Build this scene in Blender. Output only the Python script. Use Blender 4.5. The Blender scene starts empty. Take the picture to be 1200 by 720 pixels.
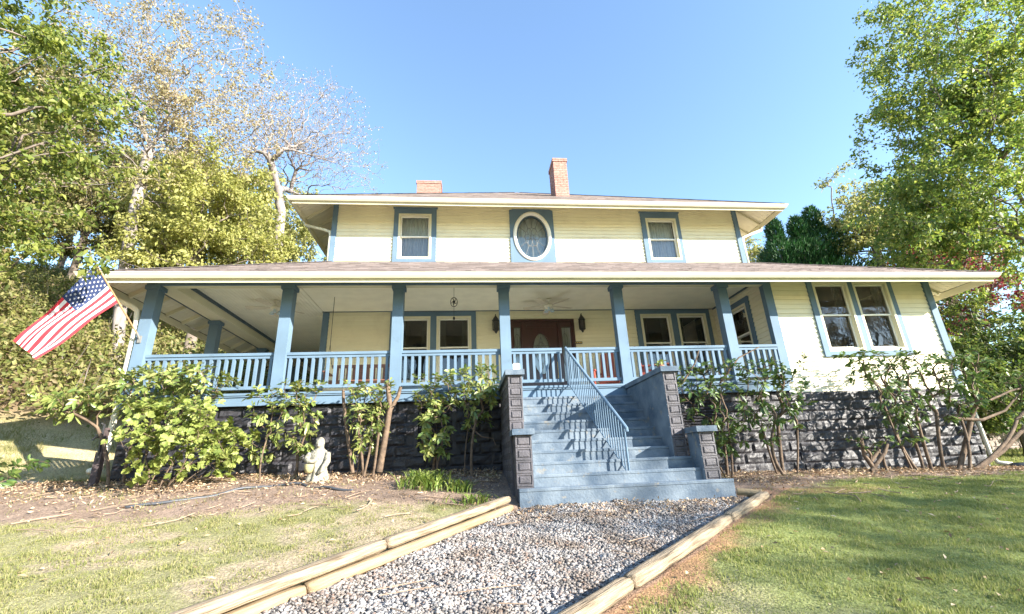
import bpy, math, random
import numpy as np
from mathutils import Matrix, Vector

random.seed(7)
rng = np.random.default_rng(11)
SC = bpy.context.scene
COL = SC.collection
R_ = math.radians

# ------------------------------------------------------------------ helpers
def nz(v):
    v = np.asarray(v, float)
    return v / (np.linalg.norm(v, axis=-1, keepdims=True) + 1e-12)

def vnoise(x, y, seed=0):
    x = np.asarray(x, float); y = np.asarray(y, float)
    xi = np.floor(x).astype(np.int64); yi = np.floor(y).astype(np.int64)
    fx = x - xi; fy = y - yi
    fx = fx * fx * (3 - 2 * fx); fy = fy * fy * (3 - 2 * fy)
    def h(a, b):
        n = (a * 374761393 + b * 668265263 + seed * 974634777) & 0x7fffffff
        n = ((n ^ (n >> 13)) * 1274126177) & 0x7fffffff
        n = (n ^ (n >> 16)) & 0xffff
        return n / 65535.0
    return (h(xi, yi) * (1 - fx) + h(xi + 1, yi) * fx) * (1 - fy) + (h(xi, yi + 1) * (1 - fx) + h(xi + 1, yi + 1) * fx) * fy

def fbm(x, y, seed=0, octv=4):
    s = 0; a = .5; t = 0
    for i in range(octv):
        s = s + a * vnoise(np.asarray(x) * 2 ** i + 17 * i, np.asarray(y) * 2 ** i - 9 * i, seed + i); t += a; a *= .5
    return s / t

def sstep(a, b, x):
    t = np.clip((np.asarray(x, float) - a) / (b - a), 0, 1)
    return t * t * (3 - 2 * t)

class MB:
    def __init__(s):
        s.v = []; s.f = []; s.mi = []; s.cur = 0
    def add(s, vs, fs):
        b = len(s.v); s.v.extend([tuple(map(float, p)) for p in vs])
        for f in fs:
            s.f.append(tuple(b + i for i in f)); s.mi.append(s.cur)
    def box(s, x0, x1, y0, y1, z0, z1):
        s.mapbox(lambda u, o, z: (u, o, z), x0, x1, y0, y1, z0, z1)
    def mapbox(s, m, u0, u1, o0, o1, z0, z1):
        vs = [m(u, o, z) for z in (z0, z1) for o in (o0, o1) for u in (u0, u1)]
        s.add(vs, [(0, 2, 3, 1), (4, 5, 7, 6), (0, 1, 5, 4), (2, 6, 7, 3), (0, 4, 6, 2), (1, 3, 7, 5)])
    def beam(s, p, q, w, h, up=(0, 0, 1)):
        p = np.array(p, float); q = np.array(q, float); d = nz(q - p)
        side = nz(np.cross(d, up)); u = np.cross(side, d)
        vs = []
        for e in (p, q):
            for a, b in ((-1, -1), (1, -1), (1, 1), (-1, 1)):
                vs.append(e + side * a * w / 2 + u * b * h / 2)
        s.add(vs, [(0, 1, 2, 3), (7, 6, 5, 4), (0, 4, 5, 1), (1, 5, 6, 2), (2, 6, 7, 3), (3, 7, 4, 0)])
    def tube(s, pts, rad, n=8, cap=True):
        pts = np.array(pts, float); k = len(pts)
        if np.isscalar(rad): rad = [rad] * k
        T = np.gradient(pts, axis=0); T = nz(T)
        ref = np.array([0, 0, 1.]) if abs(T[0][2]) < .9 else np.array([1., 0, 0])
        a = nz(np.cross(T[0], ref)); vs = []
        for i in range(k):
            a = nz(a - T[i] * (a @ T[i])); b = np.cross(T[i], a)
            for j in range(n):
                th = 2 * math.pi * j / n
                vs.append(pts[i] + rad[i] * (a * math.cos(th) + b * math.sin(th)))
        fs = []
        for i in range(k - 1):
            for j in range(n):
                j2 = (j + 1) % n
                fs.append((i * n + j, i * n + j2, (i + 1) * n + j2, (i + 1) * n + j))
        if cap:
            fs.append(tuple(range(n - 1, -1, -1))); fs.append(tuple((k - 1) * n + j for j in range(n)))
        s.add(vs, fs)
    def lathe(s, c, prof, n=16, axis=(0, 0, 1), sx=1., sy=1.):
        c = np.array(c, float); ax = nz(axis)
        ref = np.array([1., 0, 0]) if abs(ax[0]) < .9 else np.array([0, 1., 0])
        a = nz(ref - ax * (ref @ ax)); b = np.cross(ax, a)
        vs = []
        for r, h in prof:
            for j in range(n):
                th = 2 * math.pi * j / n
                vs.append(c + ax * h + r * (a * math.cos(th) * sx + b * math.sin(th) * sy))
        fs = []
        for i in range(len(prof) - 1):
            for j in range(n):
                j2 = (j + 1) % n
                fs.append((i * n + j, i * n + j2, (i + 1) * n + j2, (i + 1) * n + j))
        fs.append(tuple(range(n - 1, -1, -1))); fs.append(tuple((len(prof) - 1) * n + j for j in range(n)))
        s.add(vs, fs)
    def prism(s, poly, m, d0, d1):
        """poly = list of 2-D points, m(a,b,d) -> xyz"""
        n = len(poly)
        vs = [m(a, b, d0) for a, b in poly] + [m(a, b, d1) for a, b in poly]
        fs = [tuple(range(n)), tuple(range(2 * n - 1, n - 1, -1))]
        for i in range(n):
            j = (i + 1) % n; fs.append((i, i + n, j + n, j))
        s.add(vs, fs)

ROOT = {}
def rootloc(o):
    while o.parent is not None: o = o.parent
    return np.array(o.location)

def obj(name, mb, mats, parent=None, smooth=False, label=None, kind=None):
    me = bpy.data.meshes.new(name)
    off = rootloc(parent) if parent is not None else np.zeros(3)
    vs = [tuple(np.array(v) - off) for v in mb.v] if parent is not None else mb.v
    me.from_pydata(vs, [], mb.f)
    if not isinstance(mats, (list, tuple)): mats = [mats]
    for m in mats: me.materials.append(m)
    if len(mats) > 1: me.polygons.foreach_set('material_index', mb.mi)
    if smooth: me.polygons.foreach_set('use_smooth', [True] * len(me.polygons))
    me.validate(); me.update()
    o = bpy.data.objects.new(name, me); COL.objects.link(o)
    if parent is not None: o.parent = parent
    if label: o['label'] = label
    if kind: o['kind'] = kind
    return o

def npobj(name, V, F, mat, parent=None, smooth=False, kind=None):
    """V (N,3), F (M,k) arrays with equal k"""
    V = np.asarray(V, np.float32).copy(); F = np.asarray(F, np.int32)
    if parent is not None: V -= rootloc(parent).astype(np.float32)
    k = F.shape[1]
    me = bpy.data.meshes.new(name)
    me.vertices.add(len(V)); me.vertices.foreach_set('co', V.ravel())
    me.loops.add(F.size); me.loops.foreach_set('vertex_index', F.ravel())
    me.polygons.add(len(F)); me.polygons.foreach_set('loop_start', np.arange(0, F.size, k, dtype=np.int32))
    me.polygons.foreach_set('loop_total', np.full(len(F), k, np.int32))
    if smooth: me.polygons.foreach_set('use_smooth', np.ones(len(F), bool))
    me.materials.append(mat); me.update(calc_edges=True)
    o = bpy.data.objects.new(name, me); COL.objects.link(o)
    if parent is not None: o.parent = parent
    if kind: o['kind'] = kind
    return o

def tag(o, label=None, cat=None, group=None, kind=None):
    if label: o['label'] = label
    if cat: o['category'] = cat
    if group: o['group'] = group
    if kind: o['kind'] = kind
    return o

def thing(name, loc, label, cat, group=None):
    o = bpy.data.objects.new(name, None); COL.objects.link(o)
    o.empty_display_size = .2; o.location = loc
    return tag(o, label, cat, group)

def copy_tree(o, parent=None):
    c = o.copy(); COL.objects.link(c)
    if parent is not None: c.parent = parent
    for ch in list(o.children): copy_tree(ch, c)
    return c

# ------------------------------------------------------------------ materials
def hexmix(a, b, t): return tuple(a[i] * (1 - t) + b[i] * t for i in range(3))

def mat(name, base, rough=.6, var=.12, scale=6., bump=0., bscale=40., base2=None, coat=0., metal=0., detail=4, stretch=None, spec=.5, thr=None):
    m = bpy.data.materials.new(name); m.use_nodes = True
    nt = m.node_tree; N = nt.nodes; L = nt.links
    p = N['Principled BSDF']; p.inputs['Roughness'].default_value = rough
    p.inputs['Metallic'].default_value = metal
    p.inputs['Specular IOR Level'].default_value = spec
    tc = N.new('ShaderNodeTexCoord'); src = tc.outputs['Object']
    if stretch:
        mp = N.new('ShaderNodeMapping'); mp.inputs['Scale'].default_value = stretch
        L.new(src, mp.inputs['Vector']); src = mp.outputs['Vector']
    n = N.new('ShaderNodeTexNoise'); n.inputs['Scale'].default_value = scale; n.inputs['Detail'].default_value = detail
    L.new(src, n.inputs['Vector'])
    r = N.new('ShaderNodeValToRGB'); L.new(n.outputs['Fac'], r.inputs['Fac'])
    c2 = base2 or tuple(c * (1 + var) for c in base); c1 = tuple(c * (1 - var) for c in base) if base2 is None else base
    lo, hi = thr or (.32, .68)
    r.color_ramp.elements[0].position = lo; r.color_ramp.elements[1].position = hi
    r.color_ramp.elements[0].color = (*c1, 1); r.color_ramp.elements[1].color = (*c2, 1)
    L.new(r.outputs['Color'], p.inputs['Base Color'])
    if coat: p.inputs['Coat Weight'].default_value = coat; p.inputs['Coat Roughness'].default_value = .2
    if bump:
        n2 = N.new('ShaderNodeTexNoise'); n2.inputs['Scale'].default_value = bscale; n2.inputs['Detail'].default_value = 5
        L.new(src, n2.inputs['Vector'])
        b = N.new('ShaderNodeBump'); b.inputs['Strength'].default_value = bump; b.inputs['Distance'].default_value = .02
        L.new(n2.outputs['Fac'], b.inputs['Height']); L.new(b.outputs['Normal'], p.inputs['Normal'])
    return m

def island_mat(name, cols, rough=.55, trans=0., spec=.4, bump=0.):
    """each loose piece (a leaf, a stone, a shingle) takes its own tone"""
    m = bpy.data.materials.new(name); m.use_nodes = True
    nt = m.node_tree; N = nt.nodes; L = nt.links
    p = N['Principled BSDF']; p.inputs['Roughness'].default_value = rough; p.inputs['Specular IOR Level'].default_value = spec
    g = N.new('ShaderNodeNewGeometry'); r = N.new('ShaderNodeValToRGB')
    L.new(g.outputs['Random Per Island'], r.inputs['Fac'])
    els = r.color_ramp.elements
    while len(els) < len(cols): els.new(.5)
    for i, c in enumerate(cols):
        els[i].position = i / max(1, len(cols) - 1); els[i].color = (*c, 1)
    L.new(r.outputs['Color'], p.inputs['Base Color'])
    if bump:
        n2 = N.new('ShaderNodeTexNoise'); n2.inputs['Scale'].default_value = 60
        tc = N.new('ShaderNodeTexCoord'); L.new(tc.outputs['Object'], n2.inputs['Vector'])
        b = N.new('ShaderNodeBump'); b.inputs['Strength'].default_value = bump; b.inputs['Distance'].default_value = .01
        L.new(n2.outputs['Fac'], b.inputs['Height']); L.new(b.outputs['Normal'], p.inputs['Normal'])
    if trans:
        t = N.new('ShaderNodeBsdfTranslucent'); mx = N.new('ShaderNodeMixShader'); mx.inputs[0].default_value = trans
        hs = N.new('ShaderNodeHueSaturation'); hs.inputs['Value'].default_value = 1.25; hs.inputs['Saturation'].default_value = 1.1
        L.new(r.outputs['Color'], hs.inputs['Color']); L.new(hs.outputs['Color'], t.inputs['Color'])
        L.new(p.outputs[0], mx.inputs[1]); L.new(t.outputs[0], mx.inputs[2]); L.new(mx.outputs[0], N['Material Output'].inputs[0])
    return m

def board_mat(name, base, axis, step, rough=.55):
    """tongue-and-groove boards: narrow dark grooves every `step` metres along an axis"""
    m = mat(name, base, rough, .05, 3.)
    nt = m.node_tree; N = nt.nodes; L = nt.links; p = N['Principled BSDF']
    tc = N.new('ShaderNodeTexCoord'); sx = N.new('ShaderNodeSeparateXYZ'); L.new(tc.outputs['Object'], sx.inputs[0])
    d = N.new('ShaderNodeMath'); d.operation = 'DIVIDE'; d.inputs[1].default_value = step; L.new(sx.outputs[axis], d.inputs[0])
    fr = N.new('ShaderNodeMath'); fr.operation = 'FRACT'; L.new(d.outputs[0], fr.inputs[0])
    pp = N.new('ShaderNodeMath'); pp.operation = 'PINGPONG'; pp.inputs[1].default_value = .5; L.new(fr.outputs[0], pp.inputs[0])
    cr = N.new('ShaderNodeMapRange'); cr.inputs[1].default_value = 0; cr.inputs[2].default_value = .1; L.new(pp.outputs[0], cr.inputs[0])
    b = N.new('ShaderNodeBump'); b.inputs['Strength'].default_value = 1.; b.inputs['Distance'].default_value = .012
    L.new(cr.outputs[0], b.inputs['Height']); L.new(b.outputs['Normal'], p.inputs['Normal'])
    return m

def glass_mat(name, tint=(.85, .9, .9), rough=.0, boost=1.):
    m = bpy.data.materials.new(name); m.use_nodes = True
    nt = m.node_tree; N = nt.nodes; L = nt.links
    N.remove(N['Principled BSDF'])
    gl = N.new('ShaderNodeBsdfGlossy'); gl.inputs['Roughness'].default_value = rough
    tr = N.new('ShaderNodeBsdfTransparent'); tr.inputs['Color'].default_value = (*tint, 1)
    fr = N.new('ShaderNodeFresnel'); fr.inputs['IOR'].default_value = 1.52
    ml = N.new('ShaderNodeMath'); ml.operation = 'MULTIPLY_ADD'; ml.inputs[1].default_value = 1.6 * boost; ml.inputs[2].default_value = .03; ml.use_clamp = True
    L.new(fr.outputs[0], ml.inputs[0])
    tcn = N.new('ShaderNodeTexCoord'); nn = N.new('ShaderNodeTexNoise'); nn.inputs['Scale'].default_value = 3.
    L.new(tcn.outputs['Object'], nn.inputs['Vector'])
    bp = N.new('ShaderNodeBump'); bp.inputs['Strength'].default_value = .06; bp.inputs['Distance'].default_value = .05
    L.new(nn.outputs['Fac'], bp.inputs['Height']); L.new(bp.outputs['Normal'], gl.inputs['Normal'])
    mx = N.new('ShaderNodeMixShader'); L.new(ml.outputs[0], mx.inputs[0]); L.new(tr.outputs[0], mx.inputs[1]); L.new(gl.outputs[0], mx.inputs[2])
    L.new(mx.outputs[0], N['Material Output'].inputs[0])
    return m

M = {}
M['siding'] = mat('cream_siding', (.79, .735, .55), .7, .04, 1.2, spec=.2)
M['cream'] = mat('cream_trim', (.66, .62, .46), .6, .05, 2., spec=.25)
M['white'] = mat('white_sash', (.82, .80, .72), .4, .03, 2.)
M['blue'] = mat('blue_paint', (.118, .18, .247), .7, .09, 2.2, bump=.05, bscale=30, spec=.2)
M['bluecon'] = mat('blue_painted_concrete', (.072, .104, .145), .75, .2, 3.4, bump=.4, bscale=28, detail=10, base2=(.17, .208, .245), spec=.2)  # strong mottling paints dappled tree shade into the step colour, besides worn paint
def wear_dapple(m, col, lo, hi, sc):
    nt = m.node_tree; N = nt.nodes; L = nt.links; p = N['Principled BSDF']; old = p.inputs['Base Color'].links[0].from_socket
    tc = N.new('ShaderNodeTexCoord'); n = N.new('ShaderNodeTexNoise'); n.inputs['Scale'].default_value = sc; n.inputs['Detail'].default_value = 7; n.inputs['Roughness'].default_value = .65
    L.new(tc.outputs['Object'], n.inputs['Vector']); r = N.new('ShaderNodeMapRange'); r.inputs[1].default_value = lo; r.inputs[2].default_value = hi; L.new(n.outputs['Fac'], r.inputs[0])
    mx = N.new('ShaderNodeMix'); mx.data_type = 'RGBA'; mx.inputs[7].default_value = (*col, 1); L.new(r.outputs[0], mx.inputs[0]); L.new(old, mx.inputs[6]); L.new(mx.outputs[2], p.inputs['Base Color'])
wear_dapple(M['bluecon'], (.22, .205, .175), .60, .70, 6.)  # tan dirt and wear, enlarged to imitate the tree dapples on the steps
wear_dapple(M['siding'], (.64, .58, .43), .5, .95, 2.5)
wear_dapple(M['blue'], (.095, .14, .185), .6, .8, 5.)
M['darkblue'] = mat('dark_blue_trim', (.05, .085, .12), .45, .08, 3.)
M['ceilX'] = board_mat('beadboard_across', (.88, .84, .68), 1, .085)
M['ceilY'] = board_mat('beadboard_along', (.88, .84, .68), 0, .085)
M['soff'] = board_mat('eave_boards', (.74, .69, .53), 1, .14)
M['found'] = mat('black_painted_block', (.016, .016, .02), .55, .25, 5., bump=.5, bscale=22, base2=(.036, .034, .041))
M['worn'] = mat('worn_step_edge', (.20, .27, .34), .7, .2, 9., base2=(.33, .36, .38))
M['pier'] = mat('grey_pier_block', (.055, .052, .06), .6, .2, 6., bump=.4, bscale=40, base2=(.10, .093, .105))
M['brick'] = mat('chimney_brick', (.29, .14, .105), .8, .2, 9., bump=.3, bscale=40, base2=(.41, .23, .185))
M['mortar'] = mat('chimney_mortar', (.3, .25, .22), .9, .1, 9.)
M['shingle'] = island_mat('roof_shingle', [(.085, .07, .066), (.15, .122, .112), (.2, .165, .155), (.12, .10, .096), (.24,.2,.19)], .9, 0, .2, .4)
M['timber'] = mat('weathered_timber', (.10, .075, .05), .9, .2, 2.2, bump=1., bscale=5, base2=(.31, .245, .17), stretch=(1.1, 18, 18), spec=.15, detail=10, thr=(.3, .52))
M['timber2'] = mat('yellow_timber', (.21, .15, .085), .85, .2, 2.2, bump=.7, bscale=5, base2=(.31, .235, .145), stretch=(1.1, 16, 16), spec=.15, detail=10, thr=(.3, .55))
M['gravelbed'] = mat('gravel_bed', (.16, .15, .15), .9, .3, 30., bump=.6, bscale=60, base2=(.36, .34, .34))
M['stone'] = island_mat('gravel_stone', [(.07, .069, .07), (.33, .315, .305), (.155, .152, .152), (.47, .45, .43), (.21, .203, .2), (.22, .155, .125), (.32, .30, .285), (.10, .1, .102), (.38, .36, .345), (.24, .23, .225), (.13, .125, .12)], .7, 0, .4)
M['door'] = mat('mahogany_door', (.045, .013, .012), .3, .2, 3., stretch=(6, 6, .6), coat=.3)
M['glass'] = glass_mat('window_glass')
M['glassb'] = glass_mat('screened_glass', (.74, .74, .74), .02, 1.)
M['bevglass'] = glass_mat('bevelled_glass', (.7, .75, .72), .12, 2.5)
M['lead'] = mat('lead_came', (.16, .16, .155), .6, .1, 5)
M['brass'] = mat('brass', (.75, .5, .16), .3, .1, 5, metal=.9)
M['black'] = mat('black_iron', (.02, .02, .022), .45, .1, 5.)
M['curt'] = mat('sheer_curtain', (.62, .62, .62), .9, .08, 8.)
M['curtd'] = mat('dark_curtain', (.10, .10, .10), .9, .15, 8.)
M['room'] = mat('room_wall', (.10, .09, .08), .9, .1, 2.)
M['floorw'] = mat('porch_boards', (.60, .61, .60), .6, .1, 4., stretch=(8, .5, 1))
M['redwood'] = mat('red_chair_paint', (.36, .085, .06), .5, .2, 4.)
M['brownwood'] = mat('brown_swing_wood', (.20, .085, .05), .5, .25, 4., stretch=(1, 6, 6))
M['fanw'] = mat('fan_white', (.74, .70, .6), .4, .05, 3.)
M['fanb'] = mat('fan_blade', (.62, .55, .42), .5, .1, 5., stretch=(1, 4, 1))
M['statue'] = mat('weathered_statue', (.17, .16, .125), .9, .1, 16., bump=.9, bscale=30, base2=(.36, .34, .28), spec=.1)
M['statuey'] = mat('statue_basket', (.36, .31, .15), .85, .15, 12., bump=.5, bscale=50)
M['hose'] = mat('black_hose', (.05, .055, .065), .5, .1, 5.)
M['postw'] = mat('weathered_post', (.075, .055, .055), .8, .3, 9., bump=.5)
M['pipe'] = mat('cream_downspout', (.72, .69, .55), .45, .08, 3.)
M['flagr'] = mat('flag_red', (.58, .035, .055), .8, .05, 9.)
M['flagw'] = mat('flag_white', (.82, .80, .80), .8, .03, 9.)
M['flagb'] = mat('flag_blue', (.025, .045, .13), .8, .05, 9.)
M['polew'] = mat('flagpole_wood', (.35, .2, .1), .5, .15, 8.)
M['bark'] = mat('grey_bark', (.12, .095, .075), .9, .3, 6., bump=.8, bscale=14, base2=(.22, .18, .15), stretch=(1, 1, .3))
M['palebark'] = mat('pale_bark', (.15, .125, .115), .9, .3, 6., bump=.8, bscale=14, base2=(.29, .255, .24), stretch=(1, 1, .3))
M['shrubbark'] = mat('shrub_bark', (.075, .05, .033), .9, .3, 9., bump=.5, bscale=30, base2=(.17, .118, .078))
M['dstone'] = mat('retaining_stone', (.22, .18, .15), .9, .3, 5., bump=.7, bscale=16, base2=(.36, .3, .26))
M['jar'] = mat('frosted_jar', (.55, .66, .74), .25, .1, 9.)
M['litter'] = island_mat('leaf_litter', [(.30, .19, .11), (.48, .36, .23), (.20, .12, .07), (.58, .47, .32), (.38, .24, .15)], .85, .1, .2)
M['twig'] = mat('fallen_twig', (.28, .2, .14), .9, .3, 9.)
nt_ = M['stone'].node_tree; pr_ = nt_.nodes['Principled BSDF']; ol_ = pr_.inputs['Base Color'].links[0].from_socket
tc_ = nt_.nodes.new('ShaderNodeTexCoord'); nn_ = nt_.nodes.new('ShaderNodeTexNoise'); nn_.inputs['Scale'].default_value = 2.2; nn_.inputs['Detail'].default_value = 6; nt_.links.new(tc_.outputs['Object'], nn_.inputs['Vector'])
rr_ = nt_.nodes.new('ShaderNodeValToRGB'); rr_.color_ramp.elements[0].position = .36; rr_.color_ramp.elements[1].position = .6; rr_.color_ramp.elements[0].color = (.55, .47, .4, 1); rr_.color_ramp.elements[1].color = (1, .99, .98, 1); nt_.links.new(nn_.outputs['Fac'], rr_.inputs['Fac'])
mm_ = nt_.nodes.new('ShaderNodeMix'); mm_.data_type = 'RGBA'; mm_.blend_type = 'MULTIPLY'; mm_.inputs[0].default_value = 1.; nt_.links.new(ol_, mm_.inputs[6]); nt_.links.new(rr_.outputs['Color'], mm_.inputs[7]); nt_.links.new(mm_.outputs[2], pr_.inputs['Base Color'])
# foliage
LF = {}
LF['near'] = island_mat('leaf_near_tree', [(0.061, 0.096, 0.021), (0.149, 0.193, 0.038), (0.263, 0.289, 0.061), (0.105, 0.149, 0.035), (0.333, 0.333, 0.088)], .5, .45)
LF['tan'] = island_mat('leaf_budding', [(0.320, 0.250, 0.140), (0.380, 0.310, 0.180), (0.300, 0.280, 0.130), (0.400, 0.320, 0.220)], .6, .4)
LF['bare'] = island_mat('leaf_bud_pale', [(0.340, 0.290, 0.250), (0.400, 0.350, 0.280), (0.330, 0.300, 0.200)], .6, .4)
LF['yg'] = island_mat('leaf_yellow_green', [(0.270, 0.280, 0.070), (0.360, 0.360, 0.110), (0.420, 0.400, 0.150), (0.230, 0.250, 0.060)], .55, .45)
LF['right'] = island_mat('leaf_right_tree', [(0.085, 0.145, 0.034), (0.170, 0.238, 0.051), (0.289, 0.323, 0.076), (0.119, 0.187, 0.043), (0.357, 0.357, 0.102)], .5, .45)
LF['pale'] = island_mat('leaf_pale_spring', [(0.286, 0.286, 0.099), (0.374, 0.363, 0.132), (0.242, 0.264, 0.077), (0.440, 0.418, 0.198)], .6, .4)
LF['cedar'] = island_mat('leaf_arborvitae', [(0.012, 0.045, 0.012), (0.027, 0.090, 0.024), (0.045, 0.128, 0.033), (0.018, 0.060, 0.015)], .6, .15)
LF['maple'] = island_mat('leaf_red_maple', [(0.110, 0.022, 0.028), (0.187, 0.033, 0.044), (0.242, 0.055, 0.066), (0.088, 0.033, 0.033)], .5, .35)
LF['rhodo'] = island_mat('leaf_rhododendron', [(0.080, 0.130, 0.030), (0.150, 0.210, 0.050), (0.250, 0.280, 0.080), (0.110, 0.165, 0.040), (0.320, 0.320, 0.110), (0.180, 0.240, 0.060)], .4, .25, .5)
LF['rhodod'] = island_mat('leaf_rhododendron_dark', [(0.043, 0.093, 0.024), (0.085, 0.145, 0.037), (0.145, 0.196, 0.051), (0.060, 0.111, 0.029)], .4, .2, .5)
LF['lobed'] = island_mat('leaf_lobed_bright', [(.18, .235, .05), (.28, .33, .08), (.36, .39, .12), (.12, .17, .04), (.23, .28, .065), (.40, .42, .15)], .5, .4, .35)
LF['lily'] = island_mat('leaf_daylily', [(0.117, 0.195, 0.039), (0.208, 0.273, 0.065), (0.286, 0.325, 0.104)], .45, .3)
LF['thick'] = island_mat('leaf_thicket', [(0.090, 0.120, 0.033), (0.195, 0.217, 0.060), (0.300, 0.300, 0.098), (0.255, 0.195, 0.112), (0.135, 0.165, 0.045), (0.360, 0.315, 0.135)], .6, .45)
LF['hedge'] = island_mat('leaf_hedge', [(0.035, 0.072, 0.019), (0.080, 0.128, 0.032), (0.144, 0.176, 0.048), (0.056, 0.096, 0.026), (0.208, 0.216, 0.072)], .45, .45)
LF['grassL'] = island_mat('grass_dry_blade', [(0.150, 0.175, 0.055), (0.220, 0.230, 0.080), (0.340, 0.300, 0.160), (0.185, 0.205, 0.065), (0.290, 0.270, 0.120)], .7, .35, .2)
LF['grassR'] = island_mat('grass_green_blade', [(0.160, 0.200, 0.055), (0.230, 0.260, 0.080), (0.310, 0.315, 0.120), (0.190, 0.225, 0.065), (0.400, 0.370, 0.190)], .7, .35, .2)
LF['pine'] = island_mat('leaf_pine', [(0.070, 0.084, 0.028), (0.126, 0.140, 0.042), (0.182, 0.182, 0.070)], .6, .2)

# ------------------------------------------------------------------ terrain
CAM = np.array([0, 0, 1.5])
def ground(x, y, detail=True):
    x = np.asarray(x, float); y = np.asarray(y, float)
    zh = np.interp(x, [-8, -2.6, 0, 4, 7, 11, 16], [1.55, 1.52, 1.46, 1.2, 1.16, 1.06, .98])
    z6 = np.interp(x, [-8, -1, 0, 4, 7, 12], [1.14, 1.04, 1.0, .95, .93, .86])
    t = np.clip((y - 6.8) / 2.4, 0, 1); t = t * (1.25 - .25 * t)
    z = z6 + (zh - z6) * t
    yy = np.clip(6.8 - y, 0, None)
    z = z - np.where(yy < 12, .14 * yy, .14 * 12 + .02 * (yy - 12))
    # wooded hillside rising to the left and behind
    wl = 1 - sstep(-7.5, -3., x)
    u = np.clip((y - 9.8) * .75 + (-x - 8.4) * .5, 0, None) * sstep(8.8, 10.6, y)
    ul = u * wl
    ub = np.clip(y - 26, 0, None) * .8
    uu = np.maximum(ul, ub * (1 - sstep(5, 25, x)) )
    z = z + .72 * uu * uu / (uu + 2.8) / (1 + uu / 70)
    ur = np.clip((y - 10.8) * .35 + (x - 12.5) * .12, 0, None) * sstep(10.4, 12, x) * sstep(9.5, 12, y)
    z = z + .28 * ur
    if detail:
        z = z + (fbm(x * 1.3, y * 1.3, 3) - .5) * .07 + (fbm(x * 6, y * 6, 5, 2) - .5) * .025
    return z

# path outline (diagonal gravel path edged with timbers)
PLm = .736
def pathL(y): return .78 + PLm * (y - 6.85)
def pathR(y): return 3.98 + 1.095 * (y - 6.45)

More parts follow.
